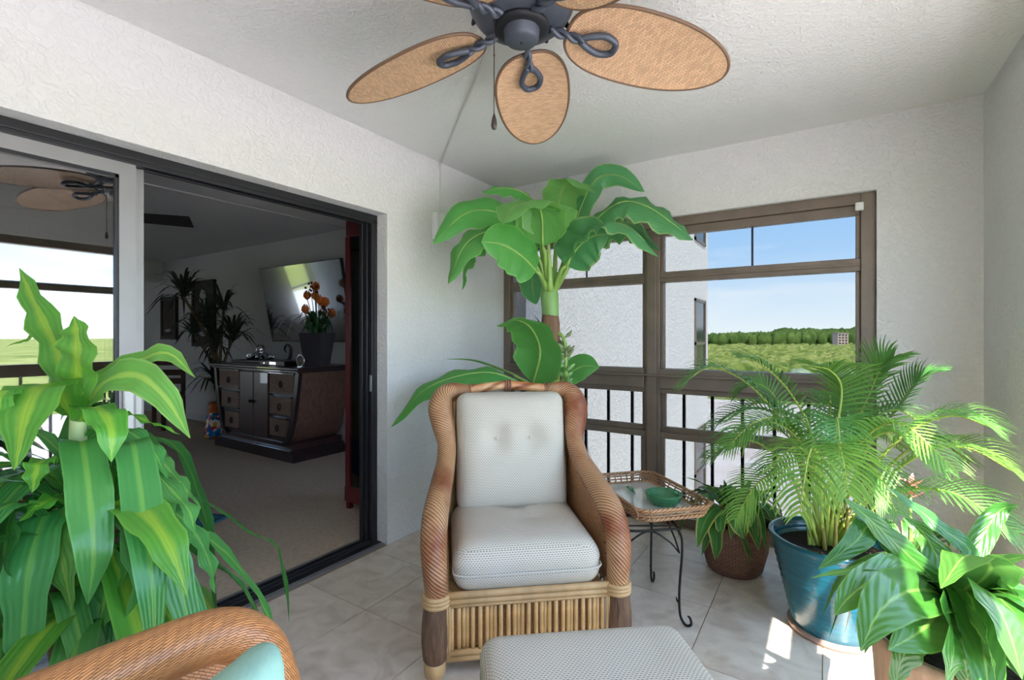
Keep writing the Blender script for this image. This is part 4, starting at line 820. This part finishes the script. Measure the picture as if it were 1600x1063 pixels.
for pix, mt, kw in (
    ([B(-20), (1245, 700, 2.15), (1180, 610, 2.25), (1112, 575, 2.3), (1062, 604, 2.32)], PG3, dict(n=26, ll=.20)),
    ([B(-25), (1255, 720, 2.2), (1215, 650, 2.3), (1160, 640, 2.36), (1105, 668, 2.4)], PG3, dict(n=24, ll=.2)),
    ([B(-18), (1235, 740, 2.12), (1190, 695, 2.15), (1150, 690, 2.16), (1105, 715, 2.18)], PG3, dict(n=24, ll=.2)),
    ([B(-10), (1270, 690, 2.12), (1235, 615, 2.15), (1190, 570, 2.15), (1150, 555, 2.15)], PG1, dict(n=24, ll=.2)),
    ([B(0), (1305, 690, 2.1), (1315, 610, 2.1), (1298, 580, 2.06), (1270, 572, 2.02)], PG2, dict(n=24, ll=.22)),
    ([B(5), (1330, 690, 2.12), (1362, 610, 2.14), (1378, 575, 2.12), (1395, 560, 2.1)], PG1, dict(n=22, ll=.22, spread=.7)),
    ([B(10), (1350, 710, 2.05), (1400, 640, 2.04), (1430, 600, 2.02), (1455, 585, 2.0)], PG3, dict(n=22, ll=.2, spread=.7)),
    ([B(12), (1365, 730, 1.98), (1430, 670, 1.90), (1490, 650, 1.82), (1548, 668, 1.74)], PG1, dict(n=28, ll=.22)),
    ([B(14), (1375, 760, 1.94), (1440, 710, 1.84), (1510, 700, 1.74), (1585, 738, 1.66)], PG2, dict(n=28, ll=.22)),
    ([B(14), (1370, 790, 1.94), (1430, 765, 1.82), (1500, 775, 1.70), (1585, 830, 1.60)], PG1, dict(n=28, ll=.22)),
    ([B(-5), (1282, 740, 1.95), (1272, 700, 1.82), (1262, 720, 1.70), (1250, 800, 1.62)], PG2, dict(n=26, ll=.2, start=.45)),
    ([B(0), (1300, 730, 1.95), (1305, 690, 1.85), (1315, 710, 1.74), (1325, 770, 1.68)], PG2, dict(n=24, ll=.2, start=.45)),
    ([B(-12), (1250, 760, 2.0), (1215, 740, 1.96), (1180, 760, 1.92), (1150, 810, 1.92)], PG1, dict(n=22, ll=.17)),
    ([B(8), (1330, 720, 2.2), (1340, 650, 2.3), (1330, 620, 2.36), (1310, 615, 2.4)], PG2, dict(n=22, ll=.2)),
    ([B(12), (1380, 740, 2.15), (1440, 690, 2.2), (1475, 690, 2.2), (1510, 720, 2.18)], PG1, dict(n=22, ll=.18)),
    ([B(-15), (1240, 690, 2.25), (1210, 620, 2.36), (1180, 600, 2.42), (1150, 615, 2.46)], PG1, dict(n=22, ll=.18)),
    ([B(3), (1310, 760, 2.0), (1335, 720, 1.9), (1370, 740, 1.8), (1400, 800, 1.74)], PG1, dict(n=22, ll=.18)),
    ([B(-8), (1262, 720, 2.1), (1225, 660, 2.05), (1180, 660, 2.0), (1135, 700, 1.98)], PG1, dict(n=24, ll=.19)),
): frond(pix, mt, **kw)
for k in range(12):
    a = 1.2 + k * .52 + rrp.uniform(-.2, .2); o_ = Vector((math.cos(a), math.sin(a), 0)); b = Vector((pq.x, pq.y, .36)); ln = rrp.uniform(.28, .44); hh = rrp.uniform(.38, .62)
    if pq.x + o_.x * (ln + .2) > 2.82: ln *= .45
    frond(pts=[b, b + o_ * ln * .25 + UP * hh * .7, b + o_ * ln * .7 + UP * hh, b + o_ * ln * 1.2 + UP * hh * .8], mat=(PG1, PG3, PG2)[k % 3], n=18, ll=.17)
for k in range(9): a = k * .7; put(palm, tube(MB(), [(pq.x + .05 * math.cos(a), pq.y + .05 * math.sin(a), .34), (pq.x + .075 * math.cos(a), pq.y + .075 * math.sin(a), .5 + .02 * (k % 3))], [.010, .006], n=4), 'stem', plain('palm_stem', S(150, 140, 70), .5, var=.3, vscale=14))
# ---- pink bromeliad behind the palm
bz = P(1422, 748, 2.15); bro = thing('bromeliad', 'pink flowering bromeliad in a small pot in the corner behind the palm', 'plant', (bz.x, bz.y, 0))
lathe(MB(), [(0, 0), (.08, 0), (.085, .01), (.11, .20), (.115, .21), (.105, .21), (.1, .19), (0, .19)], 24).build('pot', plain('terracotta', S(176, 108, 76), .8), bro)
tube(MB(), [(0, 0, .18), (0, 0, .56)], .007, n=4).build('stem', PET, bro)
PINK = plain('pink_bract', S(222, 128, 120), .5, var=.25, vscale=30)
for k in range(12):
    a = k * 2.4; z = .54 + .006 * k; o_ = Vector((math.cos(a), math.sin(a), 0)); leaf(m := MB(), [Vector((0, 0, z)), o_ * .025 + UP * (z + .012), o_ * .05 + UP * (z + .034)], .011, 'lance', UP, nl=6); m.build('bract', PINK, bro)
for k in range(12):
    a = k * 2.4 + .3; o_ = Vector((math.cos(a), math.sin(a), 0)); ln = .2; leaf(m := MB(), [o_ * .01 + UP * .2, o_ * ln * .45 + UP * .36, o_ * ln * .8 + UP * .38, o_ * ln * .95 + UP * .30], .02, 'strap', UP * .3 - o_, nl=8); m.build('leaf', AG, bro)
# ---- foreground plant at the right
FG1 = leafmat('lily_green', S(66, 122, 46), S(120, 162, 76), S(88, 140, 54), .32, .24, .06, .97, .2, 60); FG2 = leafmat('lily_sunlit', S(78, 134, 54), S(130, 172, 84), S(98, 150, 62), .38, .26, .06, .96, .12, 60)  # paler copy has sun glare mixed into the leaf colour
fq = P(1490, 930, 1.2); fpl = thing('broad_leaf_plant', 'glossy broad leaved plant in a tall wooden planter beside the blue pot', 'plant', (fq.x, fq.y, 0))
pl_ = lathe(MB(), [(0, 0), (.13, 0), (.135, .01), (.165, .47), (.17, .50), (.155, .50), (.15, .46), (0, .46)], 36).build('planter', plain('planter_wood', S(182, 150, 122), .6, var=.2, vscale=10, stretch=(3, 3, .4), bump=.2), fpl); lathe(MB(), [(0, .461), (.15, .461), (.14, .468), (0, .475)], 24, cap=False).build('soil', SOIL, fpl)
put(fpl, tube(MB(), [Vector((fq.x, fq.y, .46)), Vector((fq.x - .02, fq.y - .01, .56)), P(1480, 925, 1.2)], [.02, .016, .012], n=6), 'stem', plain('lily_stem', S(120, 150, 70), .5))
R0 = (1488, 945, 1.2)
for k, (pix, W, mt, h) in enumerate((
    ([(1430, 900, 1.2), (1366, 822, 1.22), (1335, 849, 1.2), (1278, 890, 1.18)], 22, FG1, TOCAM + UP), ([R0, (1451, 898, 1.2), (1402, 852, 1.2), (1357, 810, 1.2), (1318, 778, 1.2)], 20, FG1, TOCAM + UP * .6), ([R0, (1518, 868, 1.22), (1478, 831, 1.26), (1433, 795, 1.3), (1387, 762, 1.32)], 15, FG1, TOCAM + UP * .6),
    ([R0, (1433, 892, 1.18), (1390, 886, 1.14), (1335, 890, 1.10), (1266, 904, 1.06)], 14, FG2, UP), ([R0, (1420, 889, 1.15), (1366, 905, 1.08), (1326, 934, 1.04), (1304, 962, 1.02)], 26, FG1, TOCAM * .5 + UP),
    ([R0, (1460, 925, 1.12), (1414, 926, 1.04), (1372, 959, .98), (1345, 1018, .96)], 42, FG1, UP + TOCAM * .6), ([R0, (1472, 950, 1.10), (1440, 985, 1.02), (1388, 1016, .98)], 40, FG1, UP + TOCAM), ([R0, (1548, 890, 1.14), (1510, 868, 1.06), (1470, 920, 1.0)], 40, FG2, TOCAM + UP * .5),
    ([R0, (1521, 913, 1.12), (1556, 945, 1.04), (1580, 998, .98), (1597, 1062, .95)], 44, FG2, UP + TOCAM * .6), ([R0, (1484, 962, 1.08), (1490, 1013, 1.0), (1478, 1075, .97)], 52, FG1, UP * .4 + TOCAM), ([R0, (1510, 965, 1.08), (1542, 1010, 1.0), (1556, 1066, .96)], 46, FG1, UP * .4 + TOCAM),
    ([R0, (1524, 898, 1.2), (1558, 880, 1.16), (1606, 868, 1.1)], 17, FG1, UP), ([R0, (1536, 910, 1.18), (1578, 935, 1.1), (1610, 970, 1.04)], 20, FG1, UP + TOCAM * .3), ([R0, (1440, 985, 1.1), (1410, 1030, 1.05), (1396, 1080, 1.04)], 28, FG1, UP * .4 + TOCAM),
    ([R0, (1468, 880, 1.25), (1440, 830, 1.3), (1410, 810, 1.32)], 20, FG2, UP + TOCAM * .5), ([R0, (1530, 850, 1.25), (1560, 800, 1.28), (1590, 790, 1.25)], 16, FG1, UP + TOCAM * .5), ([R0, (1560, 985, 1.1), (1600, 1030, 1.02), (1620, 1080, 1.0)], 36, FG1, UP * .5 + TOCAM), ([R0, (1450, 920, 1.25), (1400, 880, 1.3), (1370, 890, 1.3)], 18, FG2, UP), ([R0, (1500, 1000, 1.1), (1510, 1050, 1.06), (1515, 1100, 1.04)], 44, FG1, UP * .3 + TOCAM))):
    lf(fpl, pix, W, mt, 'spath', h, fold=.18, nl=14, nw=3, wave=.006, ph=k, droop=.15)
rr = random.Random(2)
for k in range(14):
    a = rr.uniform(0, 6.28); o_ = Vector((math.cos(a), math.sin(a), 0)); b = Vector((fq.x, fq.y, .55)); ln = rr.uniform(.14, .22)
    pts = [b, b + o_ * ln * .5 + UP * .12, b + o_ * ln + UP * rr.uniform(-.02, .1), b + o_ * ln * 1.25 - UP * rr.uniform(.05, .14)]; m = MB(); leaf(m, pts, .042, 'spath', out_hint(pts), fold=.15, nl=10); put(fpl, m, 'leaf', FG1)
# ------------------------------------------------------------------ living room furniture
MAH = plain('dark_mahogany', S(74, 46, 46), .32, var=.25, vscale=8, stretch=(1, 1, .2), coat=.3)
MAH2 = plain('espresso_edge', S(52, 36, 40), .28, coat=.4)
DRW = weave('dresser_wicker', S(96, 72, 62), S(168, 136, 116), .034, .017, 'UV', .6, .8); DRS = weave('dresser_side_wicker', S(66, 44, 40), S(150, 112, 94), .045, .02, 'UV', .6, .9, math.pi / 2)
DX, DYF, DYB = -2.93, -.40, .20
dre = thing('dresser', 'dark wood bowl sided dresser with wicker drawers under the television', 'dresser', (DX, 0, 0))
def dl(x): return x - DX
m = MB(); prism(m, [(-.76, .0), (.76, 0), (.76, .07), (.70, .12), (-.70, .12), (-.76, .07)], 1, DYF - .03, DYB); m.build('plinth', MAH2, dre, False, bevel=.008)
bx(-.68, .68, DYF + .01, DYB, .12, .17).build('plinth_rail', MAH, dre, False)
def side(z): t = (z - .16) / .73; return .56 + .25 * max(0, t) ** .45
zs = [.16 + .73 * i / 16 for i in range(17)]
m = MB(); prism(m, [(side(z), z) for z in zs] + [(-side(z), z) for z in reversed(zs)], 1, DYF + .03, DYB); m.build('body', MAH, dre, False)
for s in (-1, 1):
    m = MB(); prism(m, [(s * (side(z) + .012), z) for z in zs] + [(s * (side(z) - .045), z) for z in reversed(zs)], 1, DYF - .01, DYF + .03); m.build('edge_trim', MAH2, dre, False)
    m = MB(); vs = []; fs = []; uv = []
    for i, z in enumerate(zs):
        for y in (DYF + .03, DYB): vs.append((s * (side(z) + .006), y, z))
    for i in range(16): fs.append((2 * i, 2 * i + 1, 2 * i + 3, 2 * i + 2)); uv.append([(DYF, zs[i]), (DYB, zs[i]), (DYB, zs[i + 1]), (DYF, zs[i + 1])])
    m.add(vs, fs, uv).build('side_panel', DRS, dre)
bx(-.84, .84, DYF - .03, DYB, .89, .915).build('top_moulding', MAH2, dre, False, bevel=.006); bx(-.87, .87, DYF - .05, DYB + .01, .915, .945).build('top', MAH2, dre, False, bevel=.008)
RING = plain('iron_ring', S(34, 28, 30), .4, .6)
for s in (-1, 1):
    for k, (z0, z1) in enumerate(((.68, .87), (.46, .63), (.24, .41))):
        xo = side(z0) - .06; xi = .30
        q = MB(); xa, xb = (xi, xo) if s > 0 else (-xo, -xi); box(q, xa, xb, DYF + .0, DYF + .03, z0, z1); d_ = q.build('drawer', DRW, dre, False)
        [bx(*b_).build('drawer_edge', MAH2, d_, False) for b_ in ((xa - .008, xb + .008, DYF - .006, DYF + .02, z0 - .012, z0), (xa - .008, xb + .008, DYF - .006, DYF + .02, z1, z1 + .012))]
        cx_ = (xa + xb) / 2; zc = (z0 + z1) / 2 - .01; tube(MB(), [(cx_ + .022 * math.cos(a), DYF - .008, zc + .03 * math.sin(a)) for a in [2 * math.pi * i / 10 for i in range(10)]], .006, n=20, seg=6, closed=True).build('ring_pull', RING, d_)
    xa, xb = (.006, .275) if s > 0 else (-.275, -.006)
    d_ = bx(xa, xb, DYF - .004, DYF + .03, .19, .875).build('door', MAH, dre, False, bevel=.006)
    m = MB(); ball(m, (s * .035, DYF - .02, .56), .018, 10, 8); m.build('knob', RING, d_)
# television
BLK2 = plain('tv_plastic', S(14, 14, 16), .35); SCR = plain('tv_screen', (.006, .006, .008), .12, spec=1.0, coat=1.0)
tv = thing('television', 'large flat black television tilted down on the wall above the dresser', 'television', (-2.695, .25, 1.60))
M = Matrix.Translation((0, -.22, .02)) @ Matrix.Rotation(math.radians(10.8), 4, 'X')
b_ = bx(-.745, .745, 0, .035, -.44, .44).build('bezel', BLK2, tv, False, bevel=.004); b_.matrix_local = M
s_ = bx(-.735, .735, -.003, .001, -.428, .432).build('screen', SCR, tv, False); s_.matrix_local = M
bx(-.2, .2, -.18, -.004, -.06, .1).build('wall_bracket', BLK2, tv, False)
# vase and flowers
vz = .946; vs_ = thing('flower_vase', 'tapered square dark grey vase with orange tulips on the dresser', 'vase', (-2.13, -.19, vz), .35)
m = MB(); n_ = 0; ring = lambda h, z: [(-h, -h, z), (h, -h, z), (h, h, z), (-h, h, z)]
m.add(ring(.085, 0) + ring(.125, .34) + ring(.105, .34) + ring(.095, .28), [(3, 2, 1, 0)] + [(i, (i + 1) % 4, 4 + (i + 1) % 4, 4 + i) for i in range(4)] + [(4 + i, 4 + (i + 1) % 4, 8 + (i + 1) % 4, 8 + i) for i in range(4)] + [(8 + i, 8 + (i + 1) % 4, 12 + (i + 1) % 4, 12 + i) for i in range(4)] + [(12, 13, 14, 15)])
m.build('vase_body', plain('slate_vase', S(72, 68, 74), .35, var=.2), vs_, False)
rr = random.Random(9); TUL = plain('tulip_orange', S(232, 118, 44), .5, var=.35, vscale=25); BUR = plain('berry_red', S(120, 30, 34), .5); FOL = leafmat('bouquet_leaf', S(40, 96, 52), S(70, 120, 70), S(50, 100, 56), .25, .4)
for k in range(13):
    a = k * 2.4; r_ = .04 + .12 * rr.random(); tp = Vector((r_ * math.cos(a), r_ * math.sin(a), .55 + .30 * rr.random() - r_ * .4)); red = k > 7
    st_ = tube(MB(), [(r_ * .2 * math.cos(a), r_ * .2 * math.sin(a), .3), tp * .6 + Vector((0, 0, .12)), tp], .004, n=8, seg=5).build('flower_stem', plain('bouquet_stem', S(50, 90, 50), .6), vs_)
    if not red:
        for j in range(5):
            b2 = j * 1.257; o_ = Vector((math.cos(b2), math.sin(b2), 0)); leaf(m := MB(), [tp - UP * .02, tp + o_ * .035 + UP * .015, tp + o_ * .03 + UP * .055, tp + o_ * .012 + UP * .085], .024, 'lance', -o_, nl=6); m.build('petal', TUL, st_)
    else:
        m = MB()
        for j in range(7): ball(m, tp + Vector((rr.uniform(-.04, .04), rr.uniform(-.04, .04), rr.uniform(-.05, .04))), .013, 6, 5)
        tag(m.build('berries', BUR, st_), kind='stuff')
for k in range(60):
    a = rr.uniform(0, 6.28); o_ = Vector((math.cos(a), math.sin(a), 0)); b = o_ * .05 + UP * rr.uniform(.32, .5); ln = rr.uniform(.06, .14)
    leaf(m := MB(), [b, b + o_ * ln * .6 + UP * .07, b + o_ * ln + UP * rr.uniform(-.06, .08)], .022, 'lance', UP, nl=5); m.build('leaf', FOL, vs_)
for k, a in enumerate((3.3, 2.9, 3.7)):
    o_ = Vector((math.cos(a), math.sin(a), 0)); leaf(m := MB(), [UP * .34, o_ * .16 + UP * .52, o_ * .36 + UP * .46, o_ * .46 + UP * .28], .012, 'needle', UP, nl=10); m.build('grass_blade', plain('pale_grass', S(170, 172, 150), .5), vs_)
# things on the dresser
sp = thing('silver_sculpture', 'coiled silver octopus shaped sculpture on a black tray on the dresser', 'sculpture', (-3.46, -.02, .972)); SIL = plain('chrome_silver', (.75, .78, .82), .12, .95)
for k in range(6):
    a = k * 1.05; o_ = Vector((math.cos(a), math.sin(a) * .6, 0)); tube(MB(), [UP * .07, o_ * .08 + UP * .06, o_ * .15 + UP * .022, o_ * .20 + UP * .03, o_ * .19 + UP * .07, o_ * .15 + UP * .06], [.03, .026, .02, .016, .012, .006], n=24, seg=10).build('tentacle', SIL, sp)
m = MB(); ball(m, (0, 0, .12), .055, 14, 10, (1, 1, 1.25)); m.build('head', SIL, sp)
bs = thing('display_tray', 'low black tray under the silver sculpture on the dresser', 'tray', (-3.46, -.02, .946)); bx(-.34, .34, -.17, .17, 0, .012).build('base', BLK2, bs, False, bevel=.004)
for a in ((-.34, .34, -.17, -.158), (-.34, .34, .158, .17), (-.34, -.328, -.158, .158), (.328, .34, -.158, .158)): bx(*a, .012, .025).build('edge', BLK2, bs, False)
dec = thing('hook_ornament', 'dark curled metal ornament beside the silver sculpture', 'ornament', (-3.05, .06, .953)); tube(MB(), [(0, 0, 0), (.06, 0, .06), (.07, 0, .16), (0, 0, .2), (-.05, 0, .15), (-.01, 0, .11)], [.02, .02, .018, .015, .012, .006], n=30).build('curl', plain('oil_bronze', S(60, 66, 66), .3, .7), dec); lathe(MB(), [(0, 0), (.05, 0), (.045, .012), (0, .014)], 16, cap=False).build('foot', MATS['oil_bronze'], dec)
cb = thing('cable_box', 'flat black cable box with lit white display on the dresser', 'electronics', (-2.62, -.24, .946)); bx(-.22, .22, -.14, .14, 0, .05).build('case', BLK2, cb, False, bevel=.004)
em = nodes('display_glow'); em[3].inputs['Emission Color'].default_value = (.9, .95, 1, 1); em[3].inputs['Emission Strength'].default_value = 1.5; em[3].inputs['Base Color'].default_value = (.8, .8, .8, 1)
for k, x in enumerate((-.04, -.012, .016, .044)): bx(x, x + .018, -.142, -.1395, .014, .038).build('digit', em[0], cb, False)
bx(-.15, -.14, -.142, -.1395, .02, .03).build('indicator', em[0], cb, False)
ck = thing('round_clock', 'small round silver desk clock at the dresser corner', 'clock', (-2.14, -.37, .946)); tube(MB(), [(.058 * math.cos(a), 0, .065 + .058 * math.sin(a)) for a in [2 * math.pi * i / 16 for i in range(16)]], .008, n=32, seg=8, closed=True).build('ring', SIL, ck)
lathe(MB(), [(0, 0), (.055, 0), (.055, .012), (0, .012)], 24, (0, .006, .065), False, (0, -1, 0)).build('face', plain('clock_face', S(120, 110, 100), .3), ck); bx(-.03, .03, -.015, .015, 0, .01).build('stand', SIL, ck, False)
# wall panels
CARV = plain('carved_wood', S(62, 48, 44), .6, bump=.8, bscale=30, var=.4, vscale=14)
MIR = plain('mirror_glass', (.85, .87, .88), .04, 1.0)
def panel(name, label, x0, x1, z0, z1, mirrors):
    t = thing(name, label, 'wall art', ((x0 + x1) / 2, .25, z0)); hw, hh = (x1 - x0) / 2, z1 - z0
    bx(-hw, hw, -.03, 0, 0, hh).build('back_board', CARV, t, False)
    for a in ((-hw, hw, 0, .05), (-hw, hw, hh - .05, hh)): bx(a[0], a[1], -.045, -.03, a[2], a[3]).build('frame_bar', MAH2, t, False)
    for a in (-hw, hw - .05): bx(a, a + .05, -.045, -.03, .05, hh - .05).build('frame_bar', MAH2, t, False)
    for (cx_, cz, rx, rz_) in mirrors:
        m = MB(); prism(m, [(cx_ + rx * math.cos(2 * math.pi * i / 20), cz + rz_ * math.sin(2 * math.pi * i / 20)) for i in range(20)], 1, -.036, -.03); m.build('mirror', MIR, t, False)
panel('wall_panel', 'dark carved wall panel with oval mirrors behind the spiky plant', -5.70, -5.06, 1.10, 2.06, ((0, .68, .10, .16), (.02, .44, .06, .06), (0, .22, .12, .07)))
panel('wall_panel', 'plain dark carved wall panel at the far end of the wall', -6.74, -6.22, 1.20, 1.87, ((0, .14, .12, .025),))
dp = thing('tall_screen', 'tall dark wooden panel standing against the end wall', 'screen', (-9.3, -.15, 0)); bx(-.03, .03, -.4, .4, 0, 1.95).build('panel_board', CARV, dp, False); bx(.03, .05, -.32, .32, .1, 1.85).build('inset', MAH2, dp, False)
# living room dracaena in painted pot
DRC = leafmat('dracaena', S(44, 66, 48), S(70, 88, 60), S(84, 56, 60), .15, .4, .1, .9, .25)
lp = thing('dracaena', 'spiky dark dracaena in a painted orange pot beside the dresser', 'plant', (-4.12, -.17, .004))
def potpaint():
    m, n, l, b = nodes('painted_pot'); b.inputs['Roughness'].default_value = .25; t = n.new('ShaderNodeTexCoord'); v = n.new('ShaderNodeTexVoronoi'); v.inputs['Scale'].default_value = 24; l.new(t.outputs['Object'], v.inputs[0])
    sp_ = n.new('ShaderNodeSeparateColor'); l.new(v.outputs['Color'], sp_.inputs[0]); r = n.new('ShaderNodeValToRGB'); r.color_ramp.interpolation = 'CONSTANT'; e = r.color_ramp.elements; e[0].color = C(S(30, 110, 190)); e[1].position = .82; e[1].color = C(S(240, 240, 235))
    for p_, c_ in ((.3, S(226, 178, 50)), (.45, S(206, 60, 50)), (.6, S(40, 150, 190)), (.72, S(226, 120, 40))): q = e.new(p_); q.color = C(c_)
    l.new(sp_.outputs[0], r.inputs[0]); l.new(r.outputs[0], b.inputs['Base Color']); return m
lathe(MB(), [(0, 0), (.15, 0), (.165, .02), (.16, .12), (.135, .26), (.115, .31)], 32, cap=False).build('pot', potpaint(), lp); lathe(MB(), [(.115, .31), (.118, .36), (.122, .43), (.105, .43), (.1, .40), (0, .40)], 32, cap=False).build('pot_neck', plain('orange_glaze', S(214, 118, 50), .3), lp)
rr = random.Random(6)
for (px, py, d, n_, ln) in ((286, 462, 6.2, 40, .62), (322, 505, 6.15, 40, .60), (338, 545, 6.0, 36, .5), (364, 528, 5.9, 36, .58), (334, 592, 5.9, 40, .5), (302, 520, 6.2, 30, .5), (350, 480, 6.25, 26, .5)):
    q = P(px, py, d) - lp.location; tube(MB(), [(0, 0, .38), (q.x * .25, q.y * .25, .38 + (q.z - .38) * .55), q], [.022, .018, .014], n=10, seg=8).build('cane', CANE, lp)
    for k in range(n_):
        a = rr.uniform(0, 6.28); el = rr.uniform(-.3, 1.2); o_ = Vector((math.cos(a) * math.cos(el), math.sin(a) * math.cos(el) * .7, math.sin(el))); l_ = ln * rr.uniform(.7, 1.1)
        pts = [q + UP * rr.uniform(-.06, .06), q + o_ * l_ * .5 + UP * .04, q + o_ * l_ * .95 - UP * l_ * .25]
        if max(p.y for p in pts) + lp.location.y > .22 or min(p.z for p in pts) < .1 or (max(p.x for p in pts) > .22 and min(p.z for p in pts) < 1.08): continue
        leaf(m := MB(), pts, .024, 'needle', out_hint(pts), fold=.2, nl=6, nw=1); m.build('leaf', DRC, lp)
# curio cabinet
RED = plain('cherry_red', S(104, 24, 30), .3, coat=.4)
cu = thing('curio_cabinet', 'tall cherry red curio cabinet with glass sides beside the door frame', 'cabinet', (-.48, -.66, .004)); hx, hy = .245, .29; hz = 2.09
bx(-hx - .005, hx, -hy - .005, hy, .05, .16).build('base', RED, cu, False, bevel=.006); bx(-hx, hx, -hy, hy, hz - .12, hz).build('cornice', RED, cu, False, bevel=.01)
for sx_ in (-1, 1):
    for sy_ in (-1, 1):
        x0 = sx_ * hx if sx_ < 0 else hx - .045; y0_ = -hy if sy_ < 0 else hy - .045; bx(x0, x0 + .045, y0_, y0_ + .045, .16, hz - .12).build('post', RED, cu, False); bx(x0 + .005, x0 + .04, y0_ + .005, y0_ + .04, 0, .05).build('foot', RED, cu, False)
for z in (.55, .98, 1.40, 1.72): bx(-hx + .02, hx - .02, -hy + .02, hy - .02, z, z + .008).build('glass_shelf', CLEAR, cu, False)
bx(-hx + .045, hx - .045, -hy + .010, -hy + .014, .16, hz - .12).build('side_glass', CLEAR, cu, False); bx(-hx + .010, -hx + .014, -hy + .045, hy - .045, .16, hz - .12).build('door_glass', CLEAR, cu, False)
bx(hx - .012, hx - .004, -hy + .045, hy - .045, .16, hz - .12).build('back_panel', plain('cabinet_back', S(52, 56, 66), .3), cu, False); bx(-hx + .045, hx - .045, hy - .012, hy - .004, .16, hz - .12).build('far_side', MATS['cabinet_back'], cu, False)
for k, (z, c_, lab) in enumerate(((1.73, S(176, 60, 40), 'small red figurine on the top shelf of the curio cabinet'), (.99, S(120, 40, 44), 'small dark red jar on a middle shelf of the curio cabinet'), (.56, S(150, 100, 70), 'tan ceramic jug on the lower shelf of the curio cabinet'))):
    f_ = thing('figurine' if k == 0 else 'jar' if k == 1 else 'jug', lab, 'ornament', (-.46, -.80, z + .004)); lathe(MB(), [(0, 0), (.03, 0), (.045, .03), (.04, .07), (.018, .09), (.024, .11), (.0, .11)], 18, cap=False).build('body', plain('ceramic%d' % k, c_, .3), f_)
    ball(MB(), (0, 0, .125), .02, 10, 8).build('stopper' if k else 'head', MATS['ceramic%d' % k], f_)
    if k: tube(MB(), [(.018, 0, .09), (.06, 0, .085), (.044, 0, .03)], .006, n=10, seg=6).build('handle', MATS['ceramic%d' % k], f_)
# rug
RUG = plain('teal_rug', S(66, 128, 150), .95, bump=.6, bscale=150, var=.45, vscale=22)
rg = thing('area_rug', 'teal blue woven rug on the beige carpet inside the door', 'rug', (-1.25, -1.5, .004), math.radians(20))
bx(-1.5, 0, -2.0, 0, 0, .012).build('pile', RUG, rg, False)
for a in ((-1.5, 0, -.03, 0), (-.03, 0, -2.0, -.03)): bx(*a, .012, .015).build('border', plain('rug_border', S(48, 100, 124), .95), rg, False)
# chair seen past the door
bh = P(248, 640, 6.6); bch = thing('side_chair', 'dark brown wooden side chair at the far end of the living room', 'chair', (bh.x, bh.y, .004), .6); BR = plain('chair_brown', S(92, 66, 54), .5)
bx(-.22, .22, -.22, .22, .42, .47).build('seat', BR, bch, False, bevel=.01)
for sx_ in (-.2, .2):
    for sy_ in (-.2, .2): bx(sx_ - .02, sx_ + .02, sy_ - .02, sy_ + .02, 0, .42).build('leg', BR, bch, False)
    bx(sx_ - .02, sx_ + .02, .18, .22, .47, .95).build('back_post', BR, bch, False)
for z in (.58, .70, .84): bx(-.18, .18, .19, .21, z, z + .08).build('back_slat', BR, bch, False)
# living room ceiling fan
lfan = thing('ceiling_fan', 'dark bladed living room ceiling fan seen through the sliding door', 'ceiling fan', (-2.60, -1.88, H)); LF = plain('fan_dark_blade', S(50, 47, 48), .5)
lathe(MB(), [(.07, 0), (.06, -.04), (.02, -.05)], 24).build('canopy', GRFRAME, lfan); tube(MB(), [(0, 0, -.05), (0, 0, -.10)], .012).build('downrod', GRFRAME, lfan); lathe(MB(), [(.03, -.09), (.12, -.10), (.13, -.16), (.11, -.22), (.06, -.24)], 32).build('motor_housing', GRFRAME, lfan)
lathe(MB(), [(.085, -.24), (.09, -.26), (.09, -.36), (.07, -.38), (0, -.385)], 24).build('switch_housing', GRFRAME, lfan)
for k in range(4):
    a = math.radians(24 + 90 * k) + TH; M = Matrix.Rotation(a, 4, 'Z') @ Matrix.Translation((0, 0, -.235)) @ Matrix.Rotation(math.radians(-13), 4, 'X')
    if k == 0: lb = prism(MB(), [(.16, -.05), (.28, -.08), (.68, -.10), (.68, .10), (.28, .08), (.16, .05)], 2, -.005, .005).build('blade', LF, lfan, False); o = lb
    else: o = link(bpy.data.objects.new('blade', lb.data), lfan)
    o.matrix_local = M
